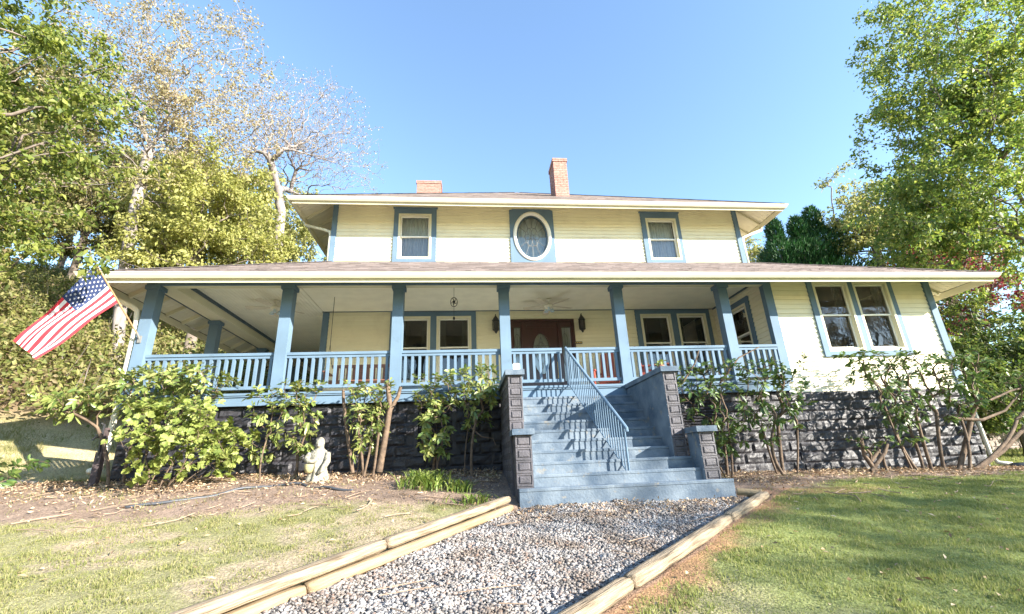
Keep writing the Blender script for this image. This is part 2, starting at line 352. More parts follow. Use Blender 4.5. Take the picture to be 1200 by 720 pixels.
def make_ground():
    def lines(segs):
        out = []
        for a, b, st in segs: out += list(np.arange(a, b, st))
        out.append(segs[-1][1]); return np.array(out)
    xs = lines([(-160, -40, 10), (-40, -14, 1.2), (-14, -8, .2), (-8, 13, .055), (13, 22, .25), (22, 50, 1.4), (50, 160, 10)])
    ys = lines([(-160, -20, 10), (-20, 1, .8), (1, 2.6, .2), (2.6, 9.6, .05), (9.6, 16, .2), (16, 60, 1.), (60, 200, 10)])
    X, Y = np.meshgrid(xs, ys); Z = ground(X, Y)
    inb = (Y < 6.85) & (Y > -3) & (X > pathL(Y) - .02) & (X < pathR(Y) + .02)
    Z = np.where(inb, Z - .12, Z)
    V = np.stack([X, Y, Z], -1).reshape(-1, 3)
    nx = len(xs); ny = len(ys)
    i = np.arange(nx - 1)[None, :] + nx * np.arange(ny - 1)[:, None]
    F = np.stack([i, i + 1, i + nx + 1, i + nx], -1).reshape(-1, 4)
    m = bpy.data.materials.new('soil_and_lawn'); m.use_nodes = True
    nt = m.node_tree; N = nt.nodes; L = nt.links; p = N['Principled BSDF']; p.inputs['Roughness'].default_value = .95
    p.inputs['Specular IOR Level'].default_value = .15
    a = N.new('ShaderNodeAttribute'); a.attribute_name = 'soil'
    tc = N.new('ShaderNodeTexCoord'); n1 = N.new('ShaderNodeTexNoise'); n1.inputs['Scale'].default_value = 34; n1.inputs['Detail'].default_value = 6
    L.new(tc.outputs['Object'], n1.inputs['Vector'])
    mr = N.new('ShaderNodeMapRange'); mr.inputs[1].default_value = .3; mr.inputs[2].default_value = .7; mr.inputs[3].default_value = .6; mr.inputs[4].default_value = 1.35
    L.new(n1.outputs['Fac'], mr.inputs[0])
    mx = N.new('ShaderNodeVectorMath'); mx.operation = 'SCALE'; L.new(a.outputs['Color'], mx.inputs[0]); L.new(mr.outputs[0], mx.inputs['Scale'])
    L.new(mx.outputs[0], p.inputs['Base Color'])
    b = N.new('ShaderNodeBump'); b.inputs['Strength'].default_value = .7; b.inputs['Distance'].default_value = .03
    n2 = N.new('ShaderNodeTexNoise'); n2.inputs['Scale'].default_value = 50; n2.inputs['Detail'].default_value = 6; L.new(tc.outputs['Object'], n2.inputs['Vector'])
    L.new(n2.outputs['Fac'], b.inputs['Height']); L.new(b.outputs['Normal'], p.inputs['Normal'])
    o = npobj('ground', V, F, m, smooth=True, kind='structure')
    x = V[:, 0]; y = V[:, 1]
    gm = lawn_mask(x, y)
    n = fbm(x * 1.1, y * 1.6, 21); n3 = fbm(x * 4, y * 4, 31)
    bed = np.array([.18, .125, .09]); straw = np.array([.31, .25, .17]); green = np.array([.16, .19, .06]); red = np.array([.30, .165, .09]); pink = np.array([.28, .21, .165])
    left = (1 - sstep(-1, 4, x))[:, None]
    c = bed * (1 - n3[:, None]) + pink * n3[:, None]
    lawncol = green * (1 - left) + (straw * .5 + green * .5) * left
    bare = sstep(.5, .62, n)[:, None]
    lawncol = lawncol * (1 - bare * left) + straw * bare * left
    c = c * (1 - gm[:, None]) + lawncol * gm[:, None]
    # red clay scraped along the outside of the right-hand timbers
    dr = x - pathR(y)
    rb = sstep(.12, .2, dr) * (1 - sstep(.3, .75, dr + (n3 - .5) * .8)) * (y < 7) * (y > 0)
    rb = np.maximum(rb, .8 * (np.abs(y - 7.0 + (n - .5) * .6) < .28) * (x > 4.1) * (1 - sstep(5.6, 7.0, x)))
    c = c * (1 - rb[:, None] * .85) + red * rb[:, None] * .85
    far = sstep(9.6, 10.6, y)[:, None] * ((x < -6)[:, None])
    lawn2 = np.array([.25, .25, .10]) * (1 - n3[:, None]) + np.array([.50, .40, .26]) * n3[:, None]
    c = c * (1 - far) + lawn2 * far
    hill = sstep(13.4, 15.5, y + .5 * (-x - 9))[:, None] * ((x < -5)[:, None])
    c = c * (1 - hill) + np.array([.17, .12, .075]) * hill
    rl = ((x > 11.8) & (y > 9.8))[:, None] * 1.
    c = c * (1 - rl) + np.array([.08, .12, .03]) * rl
    at = o.data.attributes.new('soil', 'FLOAT_COLOR', 'POINT')
    at.data.foreach_set('color', np.concatenate([c, np.ones((len(c), 1))], 1).astype(np.float32).ravel())
    return o

def lawn_mask(x, y):
    """1 on lawn, 0 on planting beds and path"""
    n = (fbm(x * .9, y * .9, 41) - .5) * 1.5
    lim = np.interp(x, [-9, -6, -4, -2.5, -1, .6, 1, 4, 5, 8, 12], [6.7, 6.4, 6.35, 6.75, 6.9, 6.3, 6.3, 6.75, 7.15, 7.6, 7.9])
    m = 1 - sstep(-.15, .35, y - lim - n * .5)
    inp = (x > pathL(y) - .16) & (x < pathR(y) + .2)
    return np.where(inp, 0, m)

make_ground()

# drive strip of pale gravel running behind the left bed
def ribbon(name, ctr, w, lift, m):
    mb = MB(); ctr = np.array(ctr, float); t = nz(np.gradient(ctr, axis=0)); nrm = np.stack([-t[:, 1], t[:, 0]], 1)
    vs = []
    K = 6
    for i in range(len(ctr)):
        for k in range(K + 1):
            q = ctr[i] + nrm[i] * w * (k / K - .5); vs.append((q[0], q[1], float(ground(q[0], q[1])) + lift))
    fs = [(i * (K + 1) + k, i * (K + 1) + k + 1, (i + 1) * (K + 1) + k + 1, (i + 1) * (K + 1) + k) for i in range(len(ctr) - 1) for k in range(K)]
    mb.add(vs, fs); return obj(name, mb, m, kind='structure', smooth=True)
tt = np.linspace(0, 1, 50)
ribbon('drive', np.stack([-16 + 9.2 * tt, 9.5 + .5 * np.sin(tt * 2) + .3 * tt], 1), .38, .02, mat('pale_drive_gravel', (.22, .2, .17), .9, .2, 40., bump=.5, base2=(.32, .29, .25)))

# gravel path: bed sheet + loose stones
def make_path():
    ys = np.linspace(-2.5, 6.8, 120); V = []; K = 40
    for y in ys:
        a = pathL(y); b = pathR(y)
        for k in range(K + 1):
            x = a + (b - a) * k / K
            V.append((x, y, ground(x, y) - .035 + (fbm(x * 2.5, y * 2.5, 77, 2) - .5) * .04))
    V = np.array([(a, b, float(c)) for a, b, c in V])
    i = np.arange(K)[None, :] + (K + 1) * np.arange(len(ys) - 1)[:, None]
    F = np.stack([i, i + 1, i + K + 2, i + K + 1], -1).reshape(-1, 4)
    npobj('gravel_path', V, F, M['gravelbed'], smooth=True, kind='structure')
    t = (1 + 5 ** .5) / 2
    ico = nz(np.array([(-1, t, 0), (1, t, 0), (-1, -t, 0), (1, -t, 0), (0, -1, t), (0, 1, t), (0, -1, -t), (0, 1, -t), (t, 0, -1), (t, 0, 1), (-t, 0, -1), (-t, 0, 1)], float))
    fi = np.array([(0, 11, 5), (0, 5, 1), (0, 1, 7), (0, 7, 10), (0, 10, 11), (1, 5, 9), (5, 11, 4), (11, 10, 2), (10, 7, 6), (7, 1, 8), (3, 9, 4), (3, 4, 2), (3, 2, 6), (3, 6, 8), (3, 8, 9), (4, 9, 5), (2, 4, 11), (6, 2, 10), (8, 6, 7), (9, 8, 1)])
    n = 52000
    y = 2.2 + 4.62 * rng.random(n) ** .8; a = pathL(y); b = pathR(y); x = a + .04 + (b - a - .1) * rng.random(n)
    s = (.0075 + .0135 * rng.random(n) ** 2.4)
    z = ground(x, y) - .035 + (fbm(x * 2.5, y * 2.5, 77, 2) - .5) * .04 + s * .35 + rng.random(n) * .012
    S = s[:, None, None] * (1 + .45 * (rng.random((n, 12, 1)) - .5)) * np.array([1., 1., .62])[None, None, :] * (1 + .5 * (rng.random((n, 1, 3)) - .5))
    P = ico[None] * S
    th = rng.random(n) * 6.28; c, sn = np.cos(th), np.sin(th)
    P = np.stack([P[..., 0] * c[:, None] - P[..., 1] * sn[:, None], P[..., 0] * sn[:, None] + P[..., 1] * c[:, None], P[..., 2] + P[..., 0] * (rng.random((n, 1)) - .5)], -1)
    V = (P + np.stack([x, y, z], 1)[:, None, :]).reshape(-1, 3)
    F = (fi[None] + 12 * np.arange(n)[:, None, None]).reshape(-1, 3)
    npobj('gravel', V, F, M['stone'], kind='stuff')
make_path()

# timbers edging the path
def timber(p, q, lab, m, r=.075):
    p = np.array(p, float); q = np.array(q, float)
    mb = MB(); d = nz(q - p); side = nz(np.cross(d, (0, 0, 1))); up = np.cross(side, d)
    prof = []
    for k in range(14):
        th = 2 * math.pi * k / 14
        a = math.cos(th) * r * 1.05; b = math.sin(th) * r
        b = max(-r * .78, min(r * .78, b)); prof.append((a, b))
    n = 40; Ln = float(np.linalg.norm(q - p)); vs = []
    for i in range(n + 1):
        e = 1 - .12 * (abs(2 * i / n - 1) > .99)
        for k, (a, b) in enumerate(prof):
            w = e * (1 + .16 * (float(fbm(i * .3 + 3 * p[0], k * .5, 9, 3)) - .5))
            vs.append((Ln * i / n, a * w, b * w))
    fs = [(i * 14 + k, i * 14 + (k + 1) % 14, (i + 1) * 14 + (k + 1) % 14, (i + 1) * 14 + k) for i in range(n) for k in range(14)]
    fs += [tuple(range(13, -1, -1)), tuple(n * 14 + k for k in range(14))]
    mb.add(vs, fs)
    o = obj('landscape_timber', mb, m, smooth=True); mw = Matrix.Identity(4)
    for i, ax in enumerate((d, -side, up)):
        for j in range(3): mw[j][i] = ax[j]
    mw.translation = Vector(p); o.matrix_world = mw
    return tag(o, lab, 'timber', 'timbers edging the gravel path')
def gz(x, y, d=0): return float(ground(x, y, False)) + d
def tl(y0, y1, off, lift, lab, m, f=pathL, r=.075):
    x0 = f(y0) + off; x1 = f(y1) + off
    timber((x0, y0, gz(x0, y0, lift)), (x1, y1, gz(x1, y1, lift)), lab, m, r)
tl(6.74, 4.93, -.125, .085, 'upper timber left of the gravel, its end against the bottom step', M['timber'], r=.06)
tl(4.9, 1.9, -.125, .085, 'long upper timber of the left row, running out at the bottom of the picture', M['timber'], r=.062)
tl(6.70, 4.2, -.06, -.015, 'yellow lower timber under the left row, end at the bottom step', M['timber2'], r=.058)
tl(4.17, 1.5, -.06, -.015, 'yellow lower timber under the left row, nearest the camera', M['timber2'], r=.058)
tl(6.62, 5.52, .06, .04, 'short weathered timber right of the gravel, nearest the steps', M['timber'], pathR, .066)
tl(5.49, 3.9, .06, .04, 'long middle timber along the right edge of the gravel', M['timber'], pathR, .066)
tl(3.87, 1.6, .06, .04, 'right edge timber running out at the bottom of the picture', M['timber'], pathR, .066)
timber((3.94, 6.83, gz(3.96, 6.8, .06)), (4.22, 6.66, gz(4.2, 6.7, .045)), 'stubby cross timber joining the bottom step to the right row', M['timber2'], .06)

# ------------------------------------------------------------------ the house
DECK = 3.0; WB = 11.7; XL = -3.6; XW = 7.05; XR = 11.15; YF = 9.27; YBK = 20.
house = thing('house', (1.2, 9.3, 1.2), 'two storey cream clapboard house with blue trim and wraparound front porch', 'house')

def frontmap(y): return lambda u, o, z: (u, y - o, z)          # wall facing the camera
def leftmap(x): return lambda u, o, z: (x - o, u, z)           # wall facing -X, u = Y
def rightmap(x): return lambda u, o, z: (x + o, u, z)

def clap(mb, m, u0, u1, z0, z1, holes=(), e=.112, out=.023):
    z = z0
    while z < z1 - 1e-4:
        t = min(z + e, z1)
        cuts = sorted({z, t} | {c for h in holes for c in (h[2], h[3]) if z < c < t})
        for a, b in zip(cuts[:-1], cuts[1:]):
            mid = (a + b) / 2; iv = [(u0, u1)]
            for h in holes:
                if h[2] < mid < h[3]:
                    nv = []
                    for p, q in iv:
                        if h[1] <= p or h[0] >= q: nv.append((p, q)); continue
                        if h[0] > p: nv.append((p, h[0]))
                        if h[1] < q: nv.append((h[1], q))
                    iv = nv
            oa = out * (1 - (a - z) / e); ob = out * (1 - (b - z) / e)
            for p, q in iv:
                vs = [m(p, oa, a), m(q, oa, a), m(q, ob, b), m(p, ob, b)]; fs = [(0, 1, 2, 3)]
                if a == z: vs += [m(p, 0, a), m(q, 0, a)]; fs.append((4, 5, 1, 0))
                mb.add(vs, fs)
        z = t

# ---- windows
def ring(mb, m, u0, u1, z0, z1, w, o0, o1, wt=None, wb=None):
    wt = wt or w; wb = wb or w
    mb.mapbox(m, u0, u0 + w, o0, o1, z0, z1); mb.mapbox(m, u1 - w, u1, o0, o1, z0, z1)
    mb.mapbox(m, u0 + w, u1 - w, o0, o1, z1 - wt, z1); mb.mapbox(m, u0 + w, u1 - w, o0, o1, z0, z0 + wb)

def sashes(parent, m, u0, u1, z0, z1, zm, curtain='sheer', fw=.055):
    fr = MB(); ring(fr, m, u0, u1, z0, z1, fw, -.09, .056, wb=fw * 1.2)
    obj('frame', fr, M['cream'], parent)
    a, b, c, d = u0 + fw + .002, u1 - fw - .002, z0 + fw * 1.2 + .002, z1 - fw - .002
    up = MB(); ring(up, m, a, b, zm - .02, d, .036, -.05, -.012); obj('upper_sash', up, M['white'], parent)
    lo = MB(); ring(lo, m, a, b, c, zm + .018, .036, -.088, -.053, wt=.03, wb=.05); obj('lower_sash', lo, M['white'], parent)
    p1 = MB(); p1.add([m(a + .03, -.03, zm), m(b - .03, -.03, zm), m(b - .03, -.03, d - .03), m(a + .03, -.03, d - .03)], [(0, 1, 2, 3)])
    obj('pane', p1, M['glass'], parent)
    p2 = MB(); p2.add([m(a + .03, -.07, c + .03), m(b - .03, -.07, c + .03), m(b - .03, -.07, zm), m(a + .03, -.07, zm)], [(0, 1, 2, 3)])
    obj('pane', p2, M['glassb'], parent)
    if curtain:
        cm = M['curt'] if curtain == 'sheer' else M['curtd']
        cu = MB(); n = 60
        halves = [(a, b)] if curtain == 'sheer' else [(a, a + (b - a) * .24), (b - (b - a) * .24, b)]
        for ca, cb in halves:
            vs = []
            for i in range(n + 1):
                u = ca + (cb - ca) * i / n; w = .018 * math.sin(i * 1.1 + u0) + .012 * math.sin(i * .43 + 2)
                vs += [m(u, -.17 + w, z0), m(u, -.17 + w, z1)]
            cu.add(vs, [(2 * i, 2 * i + 2, 2 * i + 3, 2 * i + 1) for i in range(n)])
        obj('curtain', cu, cm, parent, smooth=True)

def window(m, trim, frames, zm, curtain='sheer', cap=False):
    """trim = (u0,u1,z0,z1) blue casing round one or two frames"""
    mb = MB(); u0, u1, z0, z1 = trim
    fu = sorted(frames)
    mb.mapbox(m, u0, fu[0][0], .002, .052, z0, z1); mb.mapbox(m, fu[-1][1], u1, .002, .052, z0, z1)
    for f, g in zip(fu[:-1], fu[1:]): mb.mapbox(m, f[1], g[0], .002, .052, z0, z1)
    for f in fu:
        mb.mapbox(m, f[0], f[1], .002, .052, f[3], z1)
        if f[2] > z0: mb.mapbox(m, f[0], f[1], .002, .052, z0, f[2])
    if cap: mb.mapbox(m, u0 - .03, u1 + .03, .002, .07, z1, z1 + .03)
    w = obj('window', mb, M['blue'], house)
    for f in fu: sashes(w, m, *f, zm, curtain)
    return w

fm = frontmap(WB)
up1 = (-1.82, -.90, 7.0, 8.42); up2 = (5.45, 6.40, 7.0, 8.38)
lw = [(-1.79, -.88, 3.55, 5.33), (-.72, .19, 3.55, 5.33)]
rw = [(4.87, 5.75, 3.55, 5.34), (5.93, 6.78, 3.55, 5.34)]
oval = (1.42, 2.56, 6.93, 8.57)
doorhole = (1.24, 2.98, 3.0, 5.22)
wall = MB()
clap(wall, fm, XL, XW, DECK, 5.5, lw + rw + [doorhole])
clap(wall, fm, XL, 8.37, 6.5, 8.94, [up1, up2, oval])
clap(wall, rightmap(8.37), WB, YBK, 6.5, 8.94)
clap(wall, leftmap(XL), WB, YBK, DECK, 8.94)
wing = frontmap(YF)
ww = [(8.13, 9.03, 3.62, 5.3), (9.16, 10.06, 3.62, 5.3)]
clap(wall, wing, 6.95, XR, 2.74, 5.5, ww)
sidew = (10.15, 11.05, 3.62, 5.12)
clap(wall, leftmap(XW), YF, WB, DECK, 5.5, [sidew])
clap(wall, rightmap(XR), YF, YBK, 2.74, 5.5)
for x in (XL, XR): pass
wall.mapbox(frontmap(YBK), XL, XR, -.02, 0, 1.2, 5.5)
obj('wall', wall, M['siding'], house)
inn = MB()
inn.box(XL + .05, XW, 14.2, 14.25, 2.97, 6.19); inn.box(XL + .05, 8.3, 14.2, 14.25, 6.27, 10.4); inn.box(XL + .05, XW - .03, WB + .1, 14.19, 5.5, 5.54)
inn.box(XW + .05, XR - .05, 12.5, 12.55, 2.67, 6.3); inn.box(XW + .05, XR - .05, YF + .1, 12.49, 5.5, 5.54); inn.box(XL + .05, 8.3, WB + .1, 14.2, 6.2, 6.26); inn.box(XL + .05, XR - .05, WB + .1, 14.2, 2.9, 2.96)
inn.box(XW + .08, XR - .05, YF + .1, 12.5, 2.6, 2.66)
obj('inner_wall', inn, M['room'], house)

window(fm, (-1.95, -.76, 6.7, 8.6), [up1], 7.72, 'sheer', True)
window(fm, (5.31, 6.51, 6.7, 8.57), [up2], 7.70, 'sheer', True)
window(fm, (-1.92, .32, 3.42, 5.455), lw, 4.49, 'dark')
window(fm, (4.73, 6.90, 3.42, 5.455), rw, 4.52, 'dark')
window(wing, (8.0, 10.18, 3.5, 5.35), ww, 4.49, 'dark')
window(leftmap(XW), (10.02, 11.18, 3.48, 5.26), [sidew], 4.4, 'dark')

# ---- oval leaded window
mb = MB(); cx, cz, ra, rb = 1.985, 7.745, .455, .69
def ov(k, s=1., n=48, ex=0.): 
    th = 2 * math.pi * k / n; return cx + (ra * s + ex) * math.cos(th), cz + (rb * s + ex) * math.sin(th)
n = 48; rect = []
for k in range(n):                                              # panel with an oval hole
    th = 2 * math.pi * k / n; c, s_ = math.cos(th), math.sin(th)
    q = min(.645 / max(abs(c), 1e-6), .93 / max(abs(s_), 1e-6)); rect.append((cx + q * c, min(8.63, max(6.7, cz + q * s_))))
vs = [fm(x, .05, z) for x, z in rect] + [fm(*(lambda a: (a[0], .05, a[1]))(ov(k, 1, n, .03))) for k in range(n)]
mb.add(vs, [(k, (k + 1) % n, n + (k + 1) % n, n + k) for k in range(n)])
vs = [fm(x, .05, z) for x, z in rect] + [fm(x, .0, z) for x, z in rect]
mb.add(vs, [(k, n + k, n + (k + 1) % n, (k + 1) % n) for k in range(n)])
ow = obj('oval_window', mb, M['blue'], house, label='oval leaded window set in a blue panel above the door')
fr = MB(); vs = []
prof = [(.10, .051), (.10, .068), (.06, .083), (.02, .073), (0, .03), (0, -.08)]
for ex, o in prof:
    for k in range(n):
        a = ov(k, 1, n, ex); vs.append(fm(a[0], o, a[1]))
fr.add(vs, [(i * n + k, i * n + (k + 1) % n, (i + 1) * n + (k + 1) % n, (i + 1) * n + k) for i in range(len(prof) - 1) for k in range(n)])
obj('frame', fr, M['white'], ow, smooth=True)
fr = MB(); vs = []
for ex, o in [(.002, -.01), (.0, .012), (-.04, .012), (-.045, -.05)]:
    for k in range(n):
        a = ov(k, 1, n, ex); vs.append(fm(a[0], o, a[1]))
fr.add(vs, [(i * n + k, i * n + (k + 1) % n, (i + 1) * n + (k + 1) % n, (i + 1) * n + k) for i in range(3) for k in range(n)])
obj('sash', fr, M['darkblue'], ow)
g = MB(); g.add([fm(*(lambda a: (a[0], -.03, a[1]))(ov(k, 1, n, -.03))) for k in range(n)], [tuple(range(n))]); obj('pane', g, M['glass'], ow)
ld = MB()
def came(pts, r=.0065): ld.tube([fm(x, -.022, z) for x, z in pts], r, 5)
came([(cx + .2 * math.cos(t), cz + .3 * math.sin(t)) for t in np.linspace(0, 2 * math.pi, 25)])
came([(cx + .07 * math.cos(t), cz + .1 * math.sin(t)) for t in np.linspace(0, 2 * math.pi, 17)])
for t in np.linspace(0, 2 * math.pi, 13)[:-1]:
    came([(cx + .2 * math.cos(t), cz + .3 * math.sin(t)), (cx + .41 * math.cos(t), cz + .64 * math.sin(t))])
for t in np.linspace(0, 2 * math.pi, 7)[:-1]:
    came([(cx + (.13 + .1 * math.cos(s)) * math.cos(t) - .06 * math.sin(s) * math.sin(t), cz + (.2 + .14 * math.cos(s)) * math.sin(t) + .08 * math.sin(s) * math.cos(t)) for s in np.linspace(0, 2 * math.pi, 13)])
obj('leading', ld, M['lead'], ow)
cu = MB(); vs = []
for i in range(61):
    u = 1.4 + 1.2 * i / 60; vs += [fm(u, -.2 + .02 * math.sin(i * .9), 6.9), fm(u, -.2 + .02 * math.sin(i * .9), 8.6)]
cu.add(vs, [(2 * i, 2 * i + 2, 2 * i + 3, 2 * i + 1) for i in range(60)]); obj('curtain', cu, M['curt'], ow, smooth=True)

# ---- corner boards, frieze and dark ceiling moulding
tr = MB()
tr.mapbox(fm, XL - .035, XL + .12, .0, .052, DECK, 5.45); tr.box(XL - .036, XL - .001, WB + .002, WB + .13, DECK, 5.45)
obj('corner_board', tr, M['blue'], house)
tr = MB(); tr.mapbox(fm, XL - .035, XL + .10, .0, .052, 6.4, 8.9); tr.box(XL - .036, XL - .001, WB + .002, WB + .12, 6.4, 8.9); obj('corner_board', tr, M['blue'], house)
tr = MB(); tr.mapbox(fm, 8.26, 8.40, .0, .052, 6.4, 8.9); tr.box(8.371, 8.405, WB + .002, WB + .12, 6.4, 8.9); obj('corner_board', tr, M['blue'], house)
tr = MB(); tr.mapbox(wing, 6.89, 7.09, .0, .054, 2.97, 5.31); tr.box(6.90, 7.03, YF + .002, YF + .1, 3.0, 5.31); obj('corner_board', tr, M['blue'], house)
tr = MB(); tr.mapbox(wing, 11.02, 11.19, .0, .054, 2.74, 5.31); tr.box(11.151, 11.19, YF + .002, YF + .15, 2.74, 5.31); obj('corner_board', tr, M['blue'], house)
tr = MB(); tr.mapbox(wing, 7.0, 11.2, .018, .06, 5.355, 5.5); obj('frieze', tr, M['darkblue'], house)
tr = MB(); tr.mapbox(fm, XL - .05, XW - .05, .038, .07, 5.46, 5.5); tr.box(XW - .055, XW - .02, YF + .12, WB - .07, 5.44, 5.5); obj('ceiling_moulding', tr, M['darkblue'], house)

# ---- foundation of rock faced block
def blockwall(mb, m, u0, u1, z0, z1, bw=.41, bh=.205, holes=()):
    nr = int(math.ceil((z1 - z0) / bh))
    for r in range(nr):
        zb = z1 - (r + 1) * bh; off = (r % 2) * bw / 2
        u = u0 - off
        while u < u1:
            a = max(u, u0); b = min(u + bw, u1); u += bw
            if b - a < .02: continue
            if any(h[0] < (a + b) / 2 < h[1] and h[2] < zb + bh / 2 < h[3] for h in holes): continue
            nu, nzz = 8, 5; vs = []
            tilt = random.uniform(-.012, .012); bulge = random.uniform(.02, .045)
            for j in range(nzz + 1):
                for i in range(nu + 1):
                    s = i / nu; t = j / nzz
                    ed = min(s, 1 - s) * (b - a) / .035; ed2 = min(t, 1 - t) * bh / .03
                    k = min(1, ed, ed2); k = 1 if (0 < i < nu and 0 < j < nzz) else 0
                    uu = a + (b - a) * (min(max(s, .0), 1.)); zz = zb + bh * t
                    o = k * (bulge * .6 + tilt * (s - .5) * 2 + .055 * (float(fbm(uu * 9, zz * 11, 5 + r, 3)) - .42))
                    vs.append(m(uu, o, zz))
            mb.add(vs, [(j * (nu + 1) + i, j * (nu + 1) + i + 1, (j + 1) * (nu + 1) + i + 1, (j + 1) * (nu + 1) + i) for j in range(nzz) for i in range(nu)])
fb = MB()
vents = [(-.92, -.22, 1.75, 2.77), (4.45, 5.35, 2.0, 2.77)]
blockwall(fb, frontmap(9.26), -6.25, 6.9, .75, 2.77, holes=vents)
blockwall(fb, leftmap(-6.25), 9.26, 13.0, 1.0, 2.77)
blockwall(fb, frontmap(9.255), 6.9, 11.12, .6, 2.74)
blockwall(fb, rightmap(11.12), 9.255, 12.5, .6, 2.74)
fb.box(-6.24, 11.1, 9.30, 9.34, .6, 2.72)
obj('foundation', fb, M['found'], house)
for h in vents:
    v = MB(); m = frontmap(9.26); w = h[1] - h[0]
    ring(v, m, h[0] - .05, h[1] + .05, h[2], h[3] - .01, .07, -.02, .03)
    z = h[2] + .1
    while z < h[3] - .1:
        a, b = h[0] + .03, h[1] - .03
        v.add([m(a, .02, z), m(b, .02, z), m(b, -.02, z + .045), m(a, -.02, z + .045)], [(0, 1, 2, 3)]); z += .06
    obj('foundation_vent', v, M['found'], house)

# ---- porch deck, skirt
dk = MB(); dk.box(-6.33, 6.95, 9.125, WB - .01, 2.955, 2.999); dk.box(-6.33, XL - .01, WB, 18, 2.955, 2.999)
obj('porch_floor', dk, M['floorw'], house)
sk = MB(); sk.box(-6.30, 6.9, 9.13, 9.20, 2.765, 2.925); sk.box(-6.31, 6.9, 9.105, 9.20, 2.928, 2.951); sk.box(-6.33, 6.9, 9.09, 9.122, 2.956, 2.998); sk.box(-6.30, -6.24, 9.21, 18, 2.765, 2.951)
obj('porch_skirt', sk, M['blue'], house)

# ---- porch posts
posts = [-6.18, -3.59, -1.365, .86, 3.38, 5.84]
for x in posts:
    p = MB(); h = .108
    p.box(x - h, x + h, 9.145, 9.355, 3.0, 5.22)
    p.box(x - h - .03, x + h + .03, 9.12, 9.38, 5.13, 5.215)
    p.box(x - h - .015, x + h + .015, 9.13, 9.37, 3.0, 3.06)
    obj('porch_post', p, M['blue'], house)
for y in (11.6, 14.4, 17.2):
    p = MB(); p.box(-6.28, -6.07, y - .1, y + .1, 3.0, 5.22); p.box(-6.31, -6.04, y - .13, y + .13, 5.14, 5.215); obj('porch_post', p, M['blue'], house)

# ---- beams and porch ceiling
b = MB(); b.box(-6.32, 6.9, 9.15, 9.20, 5.222, 5.52); obj('porch_beam', b, M['blue'], house)
b = MB(); b.box(-6.27, 6.9, 9.203, 9.35, 5.224, 5.52); b.box(-6.26, -5.88, 9.36, 18, 5.226, 5.52); obj('porch_beam', b, M['cream'], house)
b = MB(); b.box(-6.30, -6.263, 9.36, 18, 5.222, 5.40); b.box(-5.878, -5.85, 9.36, 18, 5.40, 5.472); obj('beam_trim', b, M['darkblue'], house)
c = MB(); c.box(-3.62, XW - .02, 9.352, WB - .02, 5.475, 5.52); obj('porch_ceiling', c, M['ceilX'], house)
c = MB(); c.box(-5.88, -3.63, 9.352, 18, 5.475, 5.52); c.box(-3.9, -3.63, 12.0, 12.6, 5.455, 5.474); obj('porch_ceiling', c, M['ceilY'], house)

# ---- eaves, gutters and roofs
def offset_path(path, d):
    """offset a poly-line in XY to its left-hand side by d"""
    P = [np.array(p, float) for p in path]; out = []
    for i, p in enumerate(P):
        t1 = nz(P[i] - P[i - 1]) if i > 0 else nz(P[1] - P[0]); t2 = nz(P[i + 1] - P[i]) if i < len(P) - 1 else t1
        n1 = np.array([-t1[1], t1[0]]); n2 = np.array([-t2[1], t2[0]])
        out.append(p + d * (n1 + n2) / (1 + n1 @ n2))
    return out
def sweep(mb, path, prof):
    rings = [offset_path(path, d) for d, z in prof]; n = len(prof); k = len(path); vs = []
    for i in range(k):
        for j, (d, z) in enumerate(prof): vs.append((rings[j][i][0], rings[j][i][1], z))
    fs = [(i * n + j, i * n + (j + 1) % n, (i + 1) * n + (j + 1) % n, (i + 1) * n + j) for i in range(k - 1) for j in range(n)]
    fs += [tuple(range(n)), tuple((k - 1) * n + j for j in range(n - 1, -1, -1))]
    mb.add(vs, fs)

def eave(X0, X1, Y0, Y1, zt, fasc_h, slope, thick=.055):
    # outline walked so that inward is on the left: left side towards camera, front, right side
    path = [(X0, Y1), (X0, Y0), (X1, Y0), (X1, Y1)]
    gt = MB(); a = zt - .11; b = zt - .012
    sweep(gt, path, [(.12, a), (.055, a), (.02, a + .045), (.008, b - .025), (-.005, b - .012), (-.005, b), (.012, b), (.02, b - .02), (.105, b - .02), (.105, b), (.12, b)])
    obj('gutter', gt, M['cream'], house)
    fs = MB(); sweep(fs, path, [(.122, zt - fasc_h), (.15, zt - fasc_h), (.15, zt - .03), (.122, zt - .03)]); obj('fascia', fs, M['cream'], house)

